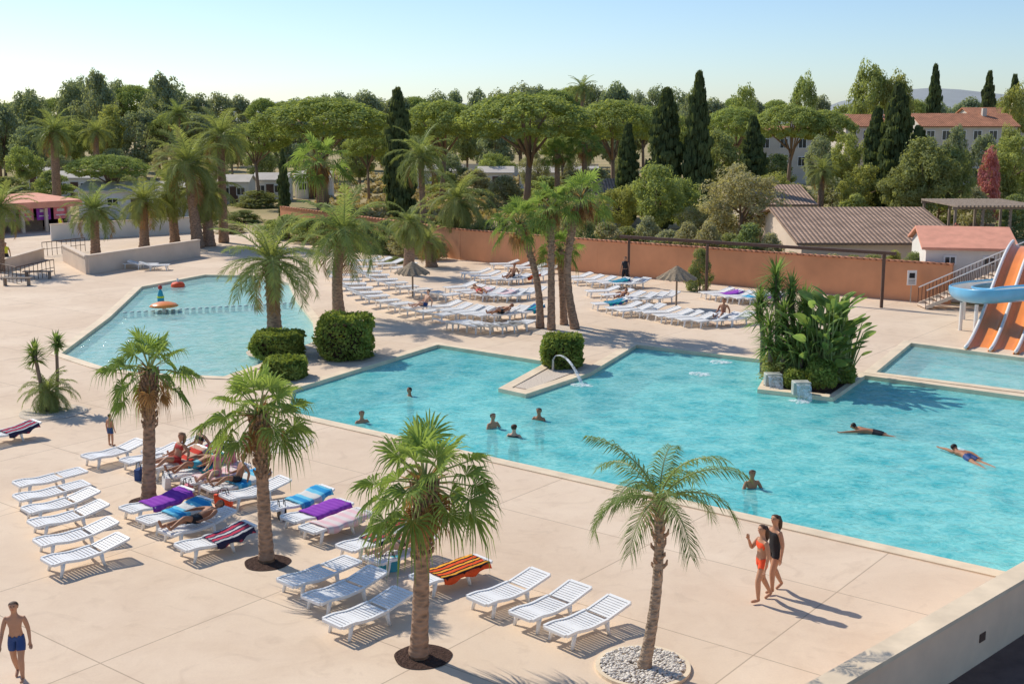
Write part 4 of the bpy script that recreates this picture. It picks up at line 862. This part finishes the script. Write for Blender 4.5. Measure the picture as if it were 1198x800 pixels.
for t in(.35,.6,.9):
    i=int(t*n); q,z=path[i]
    for s in(-1.3,1.3): b=MB(); c=q+sdv*s; b.tube([(c.x,c.y,0),(c.x,c.y,z)],.08,8); b.ob('support_post',M_slwh,E)
pts=[AT(1240,343,52.5),AT(1185,347,52.5),AT(1152,349,53),AT(1130,347,54.5),AT(1124,344,57),AT(1140,340,59.5),AT(1180,336,60.5),AT(1240,328,61)]
def cr(P_,m=6):
    out=[]
    for i in range(len(P_)-1):
        a=P_[max(i-1,0)];b_=P_[i];c=P_[i+1];d_=P_[min(i+2,len(P_)-1)]
        for k in range(m):
            t=k/m; out.append(.5*((2*b_)+(c-a)*t+(2*a-5*b_+4*c-d_)*t*t+(3*b_-a-3*c+d_)*t**3))
    return out+[P_[-1]]
path=cr(pts); base=Vector((pts[3].x,pts[3].y,0)); E=empty('water_slide',base,'curving blue and white water flume on white posts','water slide')
for nme,mt,rad_ in(('flume_shell',M_slbl,.55),('flume_lining',M_slwh,.505)):
    b=MB(); vs=[]
    for i,p in enumerate(path):
        t=(path[min(i+1,len(path)-1)]-path[max(i-1,0)]); t.z=0; t.normalize(); s=Vector((t.y,-t.x,0))
        for j in range(11):
            a=math.pi*(j/10)*1.1+math.pi*.95; c=p+s*rad_*math.cos(a)+Vector((0,0,rad_*math.sin(a)+.3)); vs.append(c-base)
    b.add(vs,[(i*11+j,(i+1)*11+j,(i+1)*11+j+1,i*11+j+1) for i in range(len(path)-1) for j in range(10)]); b.ob(nme,mt,E,smooth=True)
for e_ in(0,10):
    b=MB(); b.tube([Vector(vs[i*11+e_]) for i in range(len(path))],.05,6); b.ob('flume_rim',M_slbl,E,smooth=True)
for i in(14,20,27,34):
    p=path[i]; b=MB(); b.tube([(p.x-base.x,p.y-base.y,0),(p.x-base.x,p.y-base.y,p.z-.3)],.09,8); b.ob('support_post',M_slwh,E)
p0=P(1078,360); p1=Vector((AT(1215,300,62).x,62,0)); t=p1-p0; L_=t.length; n=16; rs=.165; E=empty('staircase',p0,'outdoor staircase with pale railings leading up to the slides','stairs',rz=math.atan2(t.y,t.x))
b=MB()
for i in range(n): z=rs*(i+1); b.box((L_*(i+.5)/n,0,z-.05),(L_/n+.05,1.2,.08))
for s in(-.6,.6):
    b.add([(0,s-.04,0),(0,s+.04,0),(L_,s-.04,n*rs-.25),(L_,s+.04,n*rs-.25),(0,s-.04,.2),(0,s+.04,.2),(L_,s-.04,n*rs),(L_,s+.04,n*rs)],[(0,2,3,1),(4,5,7,6),(0,4,6,2),(1,3,7,5),(0,1,5,4),(2,6,7,3)])
b.ob('steps',M_beige,E)
for s in(-.62,.62):
    b=MB(); b.tube([(0,s,1.0),(L_,s,n*rs+1.0)],.035,6); b.ob('handrail',M_slwh,E)
    b=MB()
    for i in range(n*2): x=L_*i/(n*2); z=rs*n*i/(n*2); b.tube([(x,s,z),(x,s,z+1.0)],.018,5)
    b.ob('balusters',M_brown,E)
# ---------------------------------------------------------------- pool features
def foam(px,py,rpx,label='patch of white foam where jets break the surface'):
    p=P(px,py,WZ); r=rpx*mpp(p); b=MB(); g=random.Random(px); vs=[(0,0,.05)]
    for rr,z in((.33,.045),(.66,.025),(1,.006)):
        for j in range(18): a=2*math.pi*j/18; k=rr*r*g.uniform(.7,1.2); vs.append((k*math.cos(a),k*math.sin(a),z+g.uniform(0,.02)))
    b.add(vs,[(0,j+1,(j+1)%18+1) for j in range(18)]+[(1+i*18+j,1+(i+1)*18+j,1+(i+1)*18+(j+1)%18,1+i*18+(j+1)%18) for i in range(2) for j in range(18)])
    o=b.ob('water_foam',M_foam,None,p,smooth=True); top(o,label,'foam'); 
for a in((680,451,13),(842,424,13),(818,438,13),(908,457,11),(936,470,12)): foam(*a)
foam(1008,503,10,'white splash around the arms of a swimmer'); foam(1122,527,10,'white splash around the arms of a swimmer')
p=P(647,434); E=empty('fountain_jet',p,'steel fountain spout throwing an arc of water into the pool','fountain'); b=MB(); b.tube([(0,0,0),(0,0,.45),(.08,-.02,.6)],[.05,.04,.03],8); b.ob('spout',M_steel,E)
t=P(681,450,WZ)-p; b=MB(); us=np.linspace(0,1,16); pp_=[Vector((.08+(t.x-.08)*u,t.y*u,.6*(1-u)+WZ*u+1.5*u*(1-u))) for u in us]
b.tube(pp_,[.02+.05*u for u in us],7); b.ob('water_arc',M_foam,E,smooth=True)
for px,py in((905,453),(938,463)):
    p=P(px,py); E=empty('waterfall_spout',p,'grey block spout pouring a sheet of water into the pool','fountain','waterfall spouts on the planter edge'); b=MB(); b.box((0,.2,.25),(.6,.4,.50)); b.box((0,-.06,.49),(.6,.2,.05)); k=b.ob('block',M_spout,E); md=k.modifiers.new('b','BEVEL'); md.width=.03
    b=MB(); vs=[]
    for u in np.linspace(0,1,8): vs+=[(-.26,-.17-.3*u,.47-.57*u*u),(.26,-.17-.3*u,.47-.57*u*u)]
    b.add(vs,[(i*2,i*2+1,i*2+3,i*2+2) for i in range(7)]); b.ob('water_sheet',M_foam,E,smooth=True)
p=P(192,362); E=empty('mushroom_fountain',p,'flat orange mushroom-shaped water feature in the paddling pool','fountain'); b=MB(); b.tube([(0,0,-.4),(0,0,.25)],.1,10); b.ob('stem',M_slwh,E); b=MB(); b.rev([(.02,.42),(.35,.38),(.62,.29),(.75,.18),(.7,.16),(.3,.22),(0,.22)],24); b.ob('cap',M_slor,E,smooth=True)
p=P(188,350); E=empty('spray_figure',p,'small striped spraying water toy with a red ball top','fountain'); E.scale=(.8,.8,.8); b=MB(); b.rev([(.25,-.3),(.22,.2),(.15,.5),(.05,.7)],12); b.ob('cone',CL['teal'],E,smooth=True); b=MB(); b.rev([(0,.65),(.13,.72),(.15,.82),(.1,.93),(0,.97)],12); b.ob('ball',CL['red'],E,smooth=True); b=MB(); b.rev([(.24,.1),(.26,.15),(.22,.22)],12); b.ob('collar',CL['yellow'],E,smooth=True)
p=P(208,333); E=empty('spray_toy',p,'small orange and white spraying water toy','fountain'); b=MB(); b.rev([(.38,-.3),(.42,-.02),(.33,.12),(0,.18)],12); b.ob('base',CL['orange'],E,smooth=True); b=MB(); b.tube([(0,0,.15),(0,0,.38)],[.07,.05],8); b.ob('nozzle',M_slwh,E)
a=P(146,363);d=P(340,352)
sm=MB(); sm.rev([(.0,-.4),(.12,-.4),(.12,-.10),(.10,-.085),(0,-.08)],10); smm=sm.mesh('stepping_stone',[M_stone],True)
for i in range(26):
    o=obj('stepping_stone',smm,None,a.lerp(d,i/25)); top(o,'round grey stepping stone crossing the paddling pool','stepping stone','stepping stones across the paddling pool')
# hill ridge at the horizon
b=MB(); vs=[]; n=60
for i in range(n+1):
    x=-2200+4400*i/n; h=32+22*math.sin(i*.31)+10*math.sin(i*.9)+(25 if i>40 else 0); vs+=[(x,2600,0),(x,3000,max(5,h)),(x,3600,0)]
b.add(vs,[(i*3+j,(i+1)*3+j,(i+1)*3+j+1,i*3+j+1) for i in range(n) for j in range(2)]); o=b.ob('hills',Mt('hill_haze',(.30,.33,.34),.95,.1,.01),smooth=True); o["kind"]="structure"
print('objects',len(bpy.data.objects))
